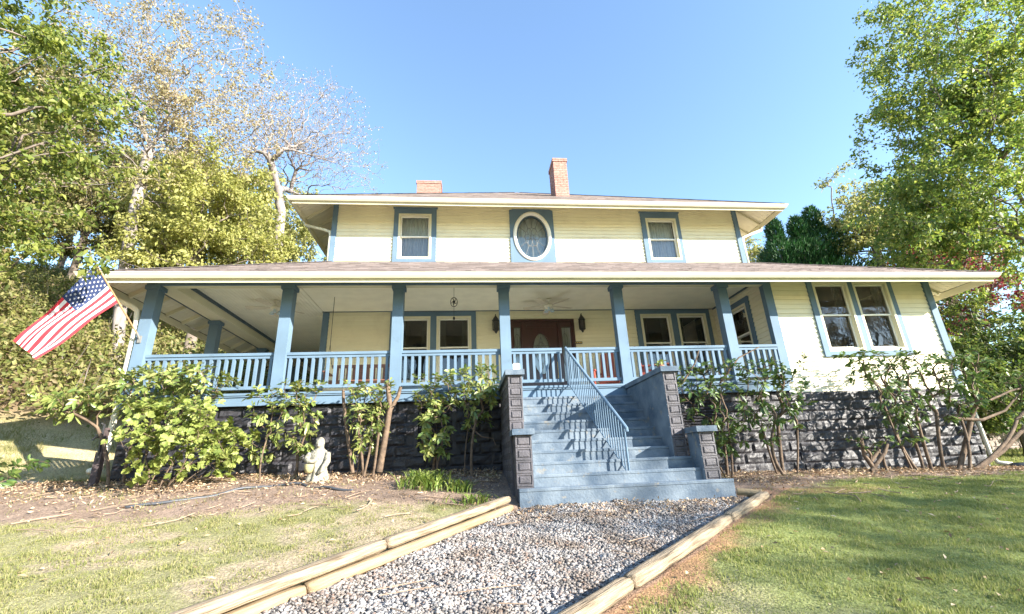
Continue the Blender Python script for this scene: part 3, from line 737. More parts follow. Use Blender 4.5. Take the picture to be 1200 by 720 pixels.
def hip_roof(name, X0, X1, Y0, Y1, zt, slope, inset, front_only=False):
    """shingled hip planes laid as individual lapped tabs over a board deck"""
    V = []; F = []
    def tab(p, q, d, hgt, up, n, il, ir):
        b = len(V); V.extend([p + n * .012, q + n * .012, q + up * hgt - ir + n * .001, p + up * hgt + il + n * .001, p - n * .004, q - n * .004])
        F.extend([(b, b + 1, b + 2, b + 3), (b + 4, b + 5, b + 1, b)])
    k = math.sqrt(1 + slope * slope)
    sides = [((X0, Y0), (X1, Y0), (0, 1)), ((X0, Y1), (X0, Y0), (1, 0)), ((X1, Y0), (X1, Y1), (-1, 0))]
    for (a, b_, inw) in sides:
        a = np.array([*a, zt]); b_ = np.array([*b_, zt]); t = nz(b_ - a); Ls = np.linalg.norm(b_ - a)
        iv = np.array([inw[0], inw[1], slope]); up = nz(iv); n = nz(np.cross(t, up)); n = n if n[2] > 0 else -n
        is_front = inw == (0, 1); cl = 0 if a[1] == Y1 else 1; cr = 0 if b_[1] == Y1 else 1
        e = .135; rows = int(inset * k / e) + 1
        for r in range(rows):
            d = r * e / k; s0 = d * cl; s1 = Ls - d * cr
            s = s0 + (random.random() - 1) * .3
            while s < s1:
                w = random.choice((.22, .3, .33)); p0 = max(s, s0); p1 = min(s + w, s1); s += w
                if p1 - p0 < .03: continue
                base = a + iv * d - n * random.uniform(0, .006)
                dz = random.uniform(-.012, .012)
                tab(base + t * p0 + up * dz, base + t * p1 + up * dz, d, e + .02, up, n, t * max(0, min((e + .02) / k * cl - (p0 - s0), p1 - p0)), t * max(0, min((e + .02) / k * cr - (s1 - p1), p1 - p0)))
    F3 = np.array([f for f in F]); o = npobj(name, np.array(V), F3, M['shingle'], house)
    return o
def roof_deck(X0, X1, Y0, Y1, zt, slope, inset, drop=.02, th=.04):
    mb = MB(); zi = zt + slope * inset
    for z, flip in ((-drop, False), (-drop - th, True)):
        vs = [(X0, Y0, zt + z), (X1, Y0, zt + z), (X1, Y1, zt + z), (X0, Y1, zt + z), (X0 + inset, Y0 + inset, zi + z), (X1 - inset, Y0 + inset, zi + z), (X1 - inset, Y1, zi + z), (X0 + inset, Y1, zi + z)]
        mb.add(vs, [(0, 1, 5, 4), (3, 0, 4, 7), (1, 2, 6, 5)])
    return mb

lo = dict(X0=-6.92, X1=11.93, Y0=8.40, Y1=YBK)
eave(lo['X0'] - .09, lo['X1'] + .09, lo['Y0'] - .09, YBK, 5.157, .175, .53)
lr = hip_roof('lower_roof', lo['X0'] - .02, lo['X1'] + .02, lo['Y0'] - .02, YBK, 5.17, .53, 3.72)
obj('eave_boards', roof_deck(lo['X0'] + .06, lo['X1'] - .06, lo['Y0'] + .06, YBK, 5.205, .53, 3.6), M['soff'], house)
# upper roof is a full hip to an apex behind the front wall
up = dict(X0=-4.5, X1=9.36, Y0=10.80)
eave(up['X0'] - .07, up['X1'] + .07, up['Y0'] - .07, YBK, 8.385, .17, .686)
ur = hip_roof('upper_roof', up['X0'] - .02, up['X1'] + .02, up['Y0'] - .02, 24.5, 8.40, .69, 6.9)
obj('eave_boards', roof_deck(up['X0'] + .06, up['X1'] - .06, up['Y0'] + .06, 24.4, 8.44, .69, 6.75), M['soff'], house)

def rafters(X, sgn, ys, zt, slope, length, h=.12):
    for y in ys:
        r = MB(); r.beam((X + sgn * .08, y, zt + .08 * slope - .06 - h / 2), (X + sgn * length, y, zt + slope * length - .06 - h / 2), .055, h)
        obj('rafter_tail', r, M['cream'], house)
def hip_caps(name, p, q, run):
    p = np.array(p, float); q = np.array(q, float); n = int(np.linalg.norm(q - p) / .2); mb = MB(); d = (q - p) / n
    sd_ = nz(np.cross(d, (0, 0, 1))) * .11; vs = []
    for i in range(n + 1):
        c = p + d * i + np.array([0, 0, .012 + random.uniform(-.003, .003)]); vs += [c - sd_ + np.array([0, 0, -.045]), c, c + sd_ + np.array([0, 0, -.045])]
    mb.add(vs, [f for i in range(n) for f in ((3 * i, 3 * i + 1, 3 * i + 4, 3 * i + 3), (3 * i + 1, 3 * i + 2, 3 * i + 5, 3 * i + 4))])
    obj(name, mb, M['shingle'], house)
for X, sg in ((-6.94, 1), (11.95, -1)): hip_caps('hip_cap', (X, 8.38, 5.185), (X + sg * 3.5, 11.88, 5.185 + 3.5 * .53), 3.5)
for X, sg in ((-4.52, 1), (9.38, -1)): hip_caps('hip_cap', (X, 10.78, 8.415), (X + sg * 6.85, 17.63, 8.415 + 6.85 * .69), 6.85)
rafters(-6.92, 1, np.arange(9.5, 17.5, .62), 5.205, .53, .68)
rafters(11.93, -1, np.arange(9.6, 16, .62), 5.205, .53, .76)
rafters(-4.5, 1, np.arange(11.9, 17, .62), 8.44, .69, .90)
rafters(9.36, -1, np.arange(11.9, 17, .62), 8.44, .69, .98)
for (p, q) in (((-6.84, 8.48, 5.08), (-6.2, 9.12, 5.42)), ((11.85, 8.48, 5.08), (11.15, 9.18, 5.45)), ((-4.42, 10.88, 8.36), (-3.62, 11.68, 8.91)), ((9.28, 10.88, 8.36), (8.4, 11.68, 8.94))):
    r = MB(); r.beam(p, q, .06, .13); obj('hip_rafter', r, M['cream'], house)

# ---- brick chimneys (parts of the upper roof)
def chimney(x0, x1, y0, y1, z0, z1, cap):
    mb = MB(); mb.cur = 1; mb.box(x0 + .006, x1 - .006, y0 + .006, y1 - .006, z0, z1 - .02); mb.cur = 0
    bh = .075; bl = .215
    r = 0; z = z0
    while z < z1 - .01:
        top = z > z1 - .17 and cap; g = .025 if top else 0
        for (m, a, b) in ((frontmap(y0 - g), x0 - g, x1 + g), (leftmap(x0 - g), y0 - g, y1 + g), (rightmap(x1 + g), y0 - g, y1 + g)):
            u = a - (r % 2) * bl / 2
            while u < b:
                p = max(u, a); q = min(u + bl - .012, b); u += bl
                if q - p > .02: mb.mapbox(m, p, q, -.02 - g, random.uniform(.0, .006), z, z + bh - .012)
        z += bh; r += 1
    o = obj('chimney', mb, [M['brick'], M['mortar']], ur)
    return o
chimney(3.27, 3.76, 13.72, 14.5, 9.8, 12.05, True)
chimney(-1.98, -.95, 17.2, 17.9, 11.8, 13.35, True)

# ---- downspouts
def spout(pts, w=.05, m=M['pipe']):
    mb = MB(); mb.tube(pts, w, 8); return obj('downspout', mb, m, house, smooth=True)
spout([(-6.86, 9.2, 5.0), (-6.82, 9.2, 4.93), (-6.55, 9.22, 4.80), (-6.42, 9.22, 4.7), (-6.38, 9.22, 4.4), (-6.37, 9.22, 3.0), (-6.37, 9.2, 2.0), (-6.37, 9.15, 1.78), (-6.42, 8.98, 1.70)], .052)
spout([(11.88, 9.85, 5.0), (11.86, 9.8, 4.86), (11.78, 9.75, 4.80), (11.5, 9.5, 4.76), (11.3, 9.36, 4.72), (11.245, 9.32, 4.6), (11.24, 9.3, 3.0), (11.24, 9.28, 1.3), (11.26, 9.2, 1.14), (11.4, 9.05, 1.1)], .042)
spout([(-4.48, 11.9, 8.28), (-4.42, 11.9, 8.15), (-3.85, 11.75, 7.93), (-3.68, 11.72, 7.85), (-3.66, 11.7, 7.7), (-3.66, 11.7, 6.8)], .045)
spout([(9.33, 11.9, 8.28), (9.28, 11.9, 8.15), (8.7, 11.8, 7.9), (8.5, 11.75, 7.8), (8.46, 11.72, 7.65), (8.46, 11.7, 6.8)], .045)

# ---- railings
def railing(x0, x1, nb, y=9.25):
    r = MB(); r.box(x0, x1, y - .05, y + .05, 3.745, 3.80); r.box(x0, x1, y - .03, y + .03, 3.69, 3.746)
    o = obj('porch_railing', r, M['blue'], house); r = MB(); r.box(x0, x1, y - .028, y + .028, 3.09, 3.15); obj('bottom_rail', r, M['blue'], o)
    st = (x1 - x0) / nb
    for i in range(nb):
        x = x0 + st * (i + .5); b = MB(); h = .026; b.box(x - h, x + h, y - h, y + h, 3.15, 3.69); obj('baluster', b, M['blue'], o)
    return o
hp = .11
for (a, b, n) in ((0, 1, 17), (1, 2, 14), (2, 3, 14)): railing(posts[a] + hp, posts[b] - hp, n)
railing(posts[3] + hp, 2.04, 8); railing(2.16, posts[4] - hp, 8)
railing(posts[4] + hp, posts[5] - hp, 16); railing(posts[5] + hp, 6.90, 7)

# ---- front door with sidelights
d = MB(); m = fm; D0, D1 = 1.24, 2.98
ring(d, m, D0, D1, DECK, 5.22, .06, -.1, .05, wb=.03)
d.mapbox(m, 1.53, 1.60, -.1, .03, DECK + .03, 5.16); d.mapbox(m, 2.52, 2.59, -.1, .03, DECK + .03, 5.16)
door = obj('front_door', d, M['door'], house)
def ringpanel(mb, u0, u1, z0, z1, cxx, czz, a, b, o, n=40):
    rect = []; inn_ = []
    cu_, cz_ = cxx, czz
    for k in range(n):
        th = 2 * math.pi * k / n; c, s = math.cos(th), math.sin(th)
        qx = (u1 - cu_) if c > 0 else (cu_ - u0); qz = (z1 - cz_) if s > 0 else (cz_ - z0)
        q = min(qx / max(abs(c), 1e-6), qz / max(abs(s), 1e-6)); rect.append((cu_ + q * c, cz_ + q * s)); inn_.append((cu_ + a * c, cz_ + b * s))
    for cnr in ((u0, z0), (u1, z0), (u1, z1), (u0, z1)):
        k = min(range(n), key=lambda i: (rect[i][0] - cnr[0]) ** 2 + (rect[i][1] - cnr[1]) ** 2); rect[k] = cnr
    vs = [m(x, o, z) for x, z in rect] + [m(x, o, z) for x, z in inn_] + [m(x, o - .05, z) for x, z in inn_]
    mb.add(vs, [(k, (k + 1) % n, n + (k + 1) % n, n + k) for k in range(n)] + [(n + k, n + (k + 1) % n, 2 * n + (k + 1) % n, 2 * n + k) for k in range(n)])
lf = MB(); ringpanel(lf, 1.60, 2.52, DECK + .03, 5.16, 2.05, 4.28, .235, .56, -.02)
for (a, b) in ((1.68, 1.83), (2.28, 2.44)): lf.mapbox(m, a, b, -.02, -.005, 3.15, 3.55)
lf.mapbox(m, 1.68, 2.44, -.02, -.006, 5.0, 5.08)
obj('door_leaf', lf, M['door'], door)
gl = MB(); gl.add([m(2.05 + .25 * math.cos(t), -.045, 4.28 + .58 * math.sin(t)) for t in np.linspace(0, 2 * math.pi, 41)[:-1]], [tuple(range(40))]); obj('oval_pane', gl, M['bevglass'], door)
rg = MB()
rg.tube([m(2.05 + .24 * math.cos(t), -.014, 4.28 + .565 * math.sin(t)) for t in np.linspace(0, 2 * math.pi, 41)], .014, 6); obj('pane_moulding', rg, M['door'], door)
ld = MB()
def lcame(pts): ld.tube([m(x, -.035, z) for x, z in pts], .006, 5)
lcame([(2.05, 4.86), (2.05, 3.72)]); lcame([(1.82, 4.5), (2.28, 4.5)])
for s in (-1, 1):
    lcame([(2.05 + s * .09 * math.sin(t * math.pi), 4.75 - .9 * t) for t in np.linspace(0, 1, 17)])
    lcame([(2.05 + s * .16 * math.sin(t * math.pi) ** .7, 4.62 - .62 * t) for t in np.linspace(0, 1, 17)])
lcame([(2.05 + .05 * math.cos(t), 4.52 + .07 * math.sin(t)) for t in np.linspace(0, 6.29, 9)])
for (a, b) in ((1.32, 1.51), (2.63, 2.80)):
    lcame([((a + b) / 2, 3.6), ((a + b) / 2, 5.0)])
    for zc in (4.65, 4.1): lcame([((a + b) / 2 + .07 * math.cos(t), zc + .18 * math.sin(t)) for t in np.linspace(0, 6.29, 15)])
obj('leading', ld, M['lead'], door)
for (a, b, c0, c1) in ((1.30, 1.53, 1.325, 1.505), (2.59, 2.92, 2.63, 2.81)):
    sl = MB(); ring(sl, m, a, b, DECK + .03, 5.16, .03 if b < 2 else .04, -.09, -.0, wt=.15, wb=.5); obj('sidelight', sl, M['door'], door)
    pn = MB(); pn.add([m(c0 - .02, -.045, 3.5), m(c1 + .03, -.045, 3.5), m(c1 + .03, -.045, 5.02), m(c0 - .02, -.045, 5.02)], [(0, 1, 2, 3)]); obj('sidelight_pane', pn, M['bevglass'], door)
hd = MB(); hd.mapbox(m, 2.45, 2.50, -.018, .0, 3.62, 4.05); hd.tube([m(2.475, .0, 3.95), m(2.475, .06, 3.9), m(2.475, .06, 3.72), m(2.475, 0, 3.66)], .012, 6); hd.lathe(m(2.475, 0, 4.0), [(.03, 0), (.03, .02)], 10, (0, -1, 0)); obj('handle', hd, M['brass'], door)
cu = MB(); vs = []
for i in range(81):
    u = 1.28 + 1.66 * i / 80; vs += [fm(u, -.085 + .006 * math.sin(i * 1.3), 3.1), fm(u, -.085 + .006 * math.sin(i * 1.3), 5.15)]
cu.add(vs, [(2 * i, 2 * i + 2, 2 * i + 3, 2 * i + 1) for i in range(80)]); obj('door_curtain', cu, M['curt'], door, smooth=True)

# ------------------------------------------------------------------ staircase
stairs = thing('staircase', (2.3, 8.0, .95), 'blue painted concrete front steps between grey block side walls', 'stairs')
Y1_, T_, Z1_, H_ = 6.79, .224, 1.19, .1715
def sy(k): return Y1_ + (k - 1) * T_
def sz(k): return Z1_ + (k - 1) * H_
def flight(ks, x0, x1, yend, label=None):
    poly = [(sy(ks[0]), .7)]
    for k in ks:
        poly += [(sy(k), sz(k) - .045), (sy(k) - .009, sz(k) - .04), (sy(k) - .010, sz(k) - .008), (sy(k) - .003, sz(k)), (sy(k + 1) if k != ks[-1] else yend, sz(k))]
    poly.append((yend, .7))
    mb = MB(); mb.prism(poly, lambda a, b, d: (d, a, b), x0, x1)
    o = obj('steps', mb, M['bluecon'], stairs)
    return o
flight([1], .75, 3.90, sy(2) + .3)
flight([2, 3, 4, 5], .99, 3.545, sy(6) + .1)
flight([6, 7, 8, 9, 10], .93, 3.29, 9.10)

def block_face(mb, m, u0, u1, z0, z1, g=.022):
    """one cast block face: flat margin, sunk groove, raised panel"""
    rr = [(0, 0), (g, 0), (g + .004, -.011), (g + .014, -.011), (g + .022, .004), (g + .03, .006)]
    vs = []
    for d, o in rr:
        for (a, b) in ((u0 + d, z0 + d), (u1 - d, z0 + d), (u1 - d, z1 - d), (u0 + d, z1 - d)): vs.append(m(a, o, b))
    fs = [(i * 4 + j, i * 4 + (j + 1) % 4, (i + 1) * 4 + (j + 1) % 4, (i + 1) * 4 + j) for i in range(len(rr) - 1) for j in range(4)]
    n = len(rr) - 1; fs.append((n * 4, n * 4 + 1, n * 4 + 2, n * 4 + 3)); mb.add(vs, fs)
def sidewall(x0, x1, yf, yb, z0, z1, inner):
    """pier wall: block faces on front and outer side, blue render on the inner side"""
    o = MB(); z = z1; bh = .178
    while z > z0 + .02:
        zb = max(z0, z - bh)
        block_face(o, frontmap(yf), x0, x1, zb + .004, z - .004)
        om = leftmap(x0) if inner > 0 else rightmap(x1)
        y = yf
        while y < yb - .03:
            block_face(o, om, y + .003, min(y + .38, yb) - .003, zb + .004, z - .004); y += .38
        z = zb
    o.box(x0 + .004, x1 - .004, yf + .013, yb, z0, z1 - .002)
    w = obj('side_wall', o, M['pier'], stairs)
    i = MB(); xi = x1 if inner > 0 else x0
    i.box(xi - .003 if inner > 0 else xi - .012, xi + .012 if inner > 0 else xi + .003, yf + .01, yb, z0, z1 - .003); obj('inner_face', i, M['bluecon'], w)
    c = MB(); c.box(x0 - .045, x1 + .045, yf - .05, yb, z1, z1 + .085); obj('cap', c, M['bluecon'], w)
sidewall(3.30, 3.52, 7.30, 9.08, 1.0, 2.885, -1)
sidewall(.70, .92, 7.30, 9.08, 1.0, 2.885, 1)
sidewall(3.56, 3.80, 6.93, 7.29, 1.0, 1.875, -1)
sidewall(.735, .975, 6.93, 7.29, 1.0, 1.925, 1)

hr = MB(); T0 = np.array([2.10, 9.12, 3.78]); T1 = np.array([2.44, 7.03, 2.02]); dn = np.array([0, 0, -.74])
hr.tube([T0, T0 + (T1 - T0) * .5, T1, T1 + np.array([.012, -.05, -.05]), T1 + np.array([.014, -.05, -.10])], .027, 8)
hr.tube([T0 + dn, T1 + dn + np.array([0, 0, 0])], .011, 6)
hr.tube([T1 + np.array([0, .02, 0]), np.array([2.44, 7.05, sz(2) - .0])], .016, 6)
hr.tube([T0, np.array([2.10, 9.12, 3.0])], .02, 6)
rail = obj('handrail', hr, M['blue'], stairs)
nb = 26
for i in range(nb):
    t = (i + .6) / nb; p = T0 + (T1 - T0) * t; q = p + dn
    b = MB(); b.tube([q, p], .0105, 4); obj('baluster', b, M['blue'], rail)

# ------------------------------------------------------------------ small things on the porch
def lantern(loc, lab, arm):
    t = thing('wall_lantern', loc, lab, 'lantern', 'black wall lanterns on the porch')
    x, y, z = loc
    b = MB(); b.lathe((x, y - .06, z), [(.055, .0), (.085, .02), (.09, .27), (.10, .29), (.06, .36), (.03, .40), (.012, .43), (.012, .47)], 8)
    b.lathe((x, y - .06, z - .07), [(.01, 0), (.03, .03), (.05, .07)], 8)
    obj('lantern_body', b, M['black'], t)
    g = MB(); g.lathe((x, y - .06, z + .03), [(.092, .0), (.096, .22)], 8); obj('lantern_glass', g, M['glassb'], t)
    p = MB(); p.box(x - .05, x + .05, y + .04, y + .055, z + .05, z + .33) if arm == 'y' else p.box(x + .13, x + .145, y - .12, y - .02, z - .02, z + .25)
    if arm == 'y': p.tube([(x, y + .05, z + .2), (x, y + .03, z + .44), (x, y - .06, z + .46)], .012, 6)
    else: p.tube([(x + .14, y - .06, z + .05), (x + .06, y - .06, z - .12), (x, y - .06, z - .08), (x, y - .06, z)], .014, 6)
    obj('lantern_bracket', p, M['black'], t)
lantern((3.18, 11.64, 4.88), 'black lantern on the cream wall just right of the front door', 'y')
lantern((.84, 11.64, 4.88), 'black lantern left of the front door, partly behind a porch post', 'y')
lantern((6.88, 10.95, 4.86), 'black lantern on a curled bracket beside the wing, right of the dark window pair', 'x')

pl = MB(); pl.box(2.94, 3.16, 11.655, 11.683, 4.52, 4.58)
o = obj('house_number_plaque', pl, M['black']); tag(o, 'small dark number plaque on the wall right of the door', 'plaque')
for i in range(4):
    dg = MB(); x = 2.965 + i * .047; dg.box(x, x + .03, 11.650, 11.654, 4.535, 4.565); ch = obj('digit', dg, M['brass'], o)

def ceiling_fan(loc, lab, rot):
    t = thing('ceiling_fan', loc, lab, 'ceiling fan', 'white ceiling fans under the porch ceiling')
    x, y, z = loc
    b = MB(); b.lathe((x, y, z - .02), [(.07, 0), (.07, -.03), (.03, -.06), (.018, -.07), (.018, -.13), (.10, -.15), (.12, -.19), (.10, -.24), (.05, -.26)], 16); obj('motor', b, M['fanw'], t, smooth=True)
    for k in range(3):
        a = rot + k * 2.094; s = MB(); s.lathe((x + .09 * math.cos(a), y + .09 * math.sin(a), z - .27), [(.02, .02), (.035, -.02), (.055, -.07)], 10); obj('lamp_shade', s, M['jar'], t)
    for k in range(5):
        a = rot + k * 2 * math.pi / 5; c, s_ = math.cos(a), math.sin(a); mb = MB()
        def mm(r, w, h): return (x + c * r - s_ * w, y + s_ * r + c * w, z - .20 + h + w * .2)
        pts = [(.12, .025), (.2, .03), (.24, .06), (.62, .075), (.66, .05)]
        poly = pts + [(r, -w) for r, w in reversed(pts)]
        n = len(poly); mb.add([mm(r, w, 0) for r, w in poly] + [mm(r, w, .008) for r, w in poly], [tuple(range(n)), tuple(range(2 * n - 1, n - 1, -1))] + [(i, i + n, (i + 1) % n + n, (i + 1) % n) for i in range(n)])
        obj('blade', mb, M['fanb'], t)
ceiling_fan((2.14, 10.75, 5.475), 'white ceiling fan above the steps in front of the door', .3)
ceiling_fan((-4.45, 10.75, 5.475), 'white ceiling fan at the left corner of the porch ceiling', .7)

t = thing('wind_spinner', (-.22, 9.7, 5.47), 'round wire wind ornament hanging from the porch ceiling by a thread', 'wind ornament')
w = MB(); w.tube([(-.22, 9.7, 5.47), (-.22, 9.7, 4.62)], .0035, 4); w.tube([(-.22, 9.7, 4.62), (-.22, 9.7, 4.42)], .003, 4); obj('cord', w, M['black'], t)
w = MB(); w.tube([(-.22 + .075 * math.cos(a), 9.7, 5.02 + .11 * math.sin(a)) for a in np.linspace(0, 6.29, 22)], .008, 5)
for k in range(5):
    a0 = k * 1.256; w.tube([(-.22 + .06 * s * math.cos(a0 + s), 9.7 + .01 * math.sin(5 * s), 5.02 + .1 * s * math.sin(a0 + s)) for s in np.linspace(.1, 1, 8)], .007, 5)
w.lathe((-.22, 9.7, 4.99), [(.01, 0), (.028, .02), (.028, .05), (.01, .07)], 8); obj('wire_ring', w, M['black'], t)
w = MB(); w.lathe((-.22, 9.7, 4.60), [(.008, 0), (.03, .02), (.022, .06), (.006, .08)], 8); obj('bead', w, M['black'], t)

# porch swing hanging at the left bay
t = thing('porch_swing', (-2.3, 10.6, 3.4), 'brown wooden slatted swing hanging on chains behind the railing', 'porch swing')
s = MB()
for i in range(5): s.box(-3.05, -1.55, 10.35 + i * .09, 10.42 + i * .09, 3.42, 3.44)
obj('seat', s, M['brownwood'], t)
s = MB(); 
for i in range(11):
    x = -3.0 + i * .138; s.box(x, x + .1, 10.83, 10.855, 3.47, 3.88)
s.box(-3.05, -1.55, 10.81, 10.828, 3.80, 3.88); s.box(-3.05, -1.55, 10.81, 10.828, 3.46, 3.52); obj('backrest', s, M['brownwood'], t)
for x in (-3.06, -1.56):
    s = MB(); s.box(x - .04, x + .04, 10.3, 10.83, 3.62, 3.65); s.box(x - .025, x + .025, 10.33, 10.38, 3.42, 3.62); obj('armrest', s, M['brownwood'], t)
    s = MB(); s.tube([(x, 10.55, 5.47), (x, 10.55, 4.3), (x, 10.33, 3.65)], .006, 4); s.tube([(x, 10.55, 4.3), (x, 10.82, 3.85)], .006, 4); obj('chain', s, M['black'], t)

def adirondack(loc, rot, lab):
    t = thing('adirondack_chair', loc, lab, 'chair', 'red wooden porch chairs'); 
    x0, y0, z0 = loc; c, s_ = math.cos(rot), math.sin(rot)
    def mm(u, o, z): return (x0 + c * u - s_ * o, y0 + s_ * u + c * o, z0 + z)
    b = MB()
    for i in range(6): b.mapbox(mm, -.26, .26, -.3 + i * .1, -.22 + i * .1, .36 - i * .02, .38 - i * .02)
    obj('seat', b, M['redwood'], t)
    b = MB()
    for i in range(6):
        u = -.25 + i * .087; h = .78 + .05 * math.sin((i + .5) / 6 * math.pi)
        b.add([mm(u + a, .26 + k * .18 + e, .28 + k * h) for k in (0, 1) for e in (0, .02) for a in (0, .075)], [(0, 2, 3, 1), (4, 5, 7, 6), (0, 1, 5, 4), (2, 6, 7, 3), (0, 4, 6, 2), (1, 3, 7, 5)])
    obj('backrest', b, M['redwood'], t)
    for s in (-1, 1):
        b = MB(); b.mapbox(mm, s * .31 - .06, s * .31 + .06, -.36, .36, .55, .575); obj('armrest', b, M['redwood'], t)
        b = MB(); b.mapbox(mm, s * .29 - .015, s * .29 + .015, -.32, -.22, 0, .55); obj('leg', b, M['redwood'], t)
        b = MB(); b.mapbox(mm, s * .29 - .015, s * .29 + .015, .28, .38, 0, .55); obj('leg', b, M['redwood'], t)
adirondack((4.55, 10.3, 3.0), 1.15, 'red slatted porch chair behind the rail right of the steps')
adirondack((3.45, 10.6, 3.0), -.5, 'red slatted porch chair mostly hidden by the post right of the steps')

# jar on the left pier, pot plant on the right pier
t = thing('glass_jar', (.86, 7.5, 2.97), 'pale square glass jar standing on the upper left pier of the steps', 'jar')
j = MB(); j.box(.80, .92, 7.44, 7.56, 2.972, 3.10); obj('jar_body', j, M['jar'], t)
j = MB(); j.box(.81, .91, 7.45, 7.55, 3.102, 3.118); obj('lid', j, M['lead'], t)

# ------------------------------------------------------------------ flag
fl = thing('flag', (-6.18, 9.14, 4.14), 'American flag on a slanting wooden pole fixed to the left corner post', 'flag')
P0 = np.array([-6.20, 9.12, 4.12]); P1 = np.array([-6.48, 8.05, 5.19])
p = MB(); p.tube([P0, P1], .014, 8); obj('pole', p, M['polew'], fl)
p = MB(); p.lathe(tuple(P1), [(.0, 0), (.025, .01), (.025, .035), (.0, .05)], 8, tuple(P1 - P0)); obj('finial', p, M['brass'], fl)
p = MB(); p.box(-6.23, -6.17, 9.118, 9.144, 4.02, 4.16); p.tube([P0 + np.array([.0, .02, -.03]), P0 + (P1 - P0) * .07], .022, 8); obj('bracket', p, M['lead'], fl)
hu = P0 + (P1 - P0) * .985; hb = P0 + (P1 - P0) * .50
fu_ = np.array([-7.27, 7.95, 3.74]); fb_ = np.array([-6.97, 8.08, 3.46])
def flagpt(u, v):                                              # u along the fly, v down the hoist
    a = hu + (hb - hu) * v; b = fu_ + (fb_ - fu_) * v
    q = a + (b - a) * u
    q = q + np.array([-.04, 0, -.06]) * math.sin(u * math.pi) * (1 - v)
    wv = .05 * u ** .7 * math.sin(7.5 * u + 5.5 * v + .6) + .035 * u * math.sin(13 * v + 3 * u)
    return q + np.array([.15, -.95, .1]) * wv
NU, NV = 60, 52
c = MB(); vs = [flagpt(i / NU, j / NV) for j in range(NV + 1) for i in range(NU + 1)]; c.v = [tuple(v) for v in vs]
for j in range(NV):
    for i in range(NU):
        st = int(j / 4); canton = i < 24 and j < 28
        c.f.append((j * (NU + 1) + i, j * (NU + 1) + i + 1, (j + 1) * (NU + 1) + i + 1, (j + 1) * (NU + 1) + i)); c.mi.append(2 if canton else (0 if st % 2 == 0 else 1))
cloth = obj('cloth', c, [M['flagr'], M['flagw'], M['flagb']], fl, smooth=True)
for mname in ('flagr', 'flagw', 'flagb'):                       # thin cloth lets some light through
    mt = M[mname]; nt = mt.node_tree; tl_ = nt.nodes.new('ShaderNodeBsdfTranslucent'); ms = nt.nodes.new('ShaderNodeMixShader'); ms.inputs[0].default_value = .35
    src = nt.nodes['Principled BSDF'].inputs['Base Color'].links[0].from_socket
    nt.links.new(src, tl_.inputs['Color']); nt.links.new(nt.nodes['Principled BSDF'].outputs[0], ms.inputs[1]); nt.links.new(tl_.outputs[0], ms.inputs[2]); nt.links.new(ms.outputs[0], nt.nodes['Material Output'].inputs[0])
for r in range(9):
    for k in range(6 if r % 2 == 0 else 5):
        u = (.4 / 12) * (1 + 2 * k + (r % 2)); v = (7 / 13 / 10) * (1 + r); vs = []
        for sgn in (1, -1):
            for q in range(10):
                a = -math.pi / 2 + q * math.pi / 5; rr = .0135 if q % 2 == 0 else .0054
                uu = u + rr * math.cos(a); vv = v + rr * 1.9 * math.sin(a)
                P = flagpt(uu, vv); e = 1e-3; nrm = nz(np.cross(flagpt(uu + e, vv) - P, flagpt(uu, vv + e) - P)); vs.append(P + nrm * .004 * sgn)
        st_ = MB(); st_.add(vs, [tuple(range(10)), tuple(range(19, 9, -1))] + [(q, q + 10, (q + 1) % 10 + 10, (q + 1) % 10) for q in range(10)])
        obj('star', st_, M['flagw'], cloth)

# ------------------------------------------------------------------ garden statue
t = thing('garden_statue', (-2.46, 8.4, 1.33), 'pale weathered stone figure in a hooded robe holding a basket', 'statue')
sx0, sy0, sz0 = -2.46, 8.4, float(ground(-2.46, 8.4)) - .02
t.location = (sx0, sy0, sz0)
def ringbody(mb, rows, n=28, seed=0):
    vs = []
    for (z, a, b, dx, dy, fold) in rows:
        for j in range(n):
            th = 2 * math.pi * j / n; w = 1 + fold * math.sin(7 * th + seed + z * 3) * .9 + fold * .4 * math.sin(11 * th + 2 * z)
            vs.append((sx0 + dx + .9 * a * w * math.cos(th), sy0 + dy + .9 * b * w * math.sin(th), sz0 + z))
    k = len(rows)
    mb.add(vs, [(i * n + j, i * n + (j + 1) % n, (i + 1) * n + (j + 1) % n, (i + 1) * n + j) for i in range(k - 1) for j in range(n)] + [tuple(range(n - 1, -1, -1)), tuple((k - 1) * n + j for j in range(n))])
b = MB()
ringbody(b, [(0, .20, .17, .0, 0, .12), (.04, .195, .17, 0, 0, .16), (.12, .165, .15, .01, 0, .16), (.2, .145, .13, .01, .0, .12), (.3, .15, .12, .0, .0, .08), (.38, .16, .115, 0, 0, .04), (.45, .165, .105, 0, 0, .02), (.50, .145, .09, 0, 0, .02), (.53, .095, .075, .005, 0, 0), (.56, .072, .075, .008, -.005, 0), (.60, .078, .085, .008, -.01, 0), (.65, .08, .088, .01, -.012, 0), (.69, .065, .072, .012, -.008, 0), (.715, .04, .045, .014, .0, 0), (.73, .012, .015, .014, .005, 0)])
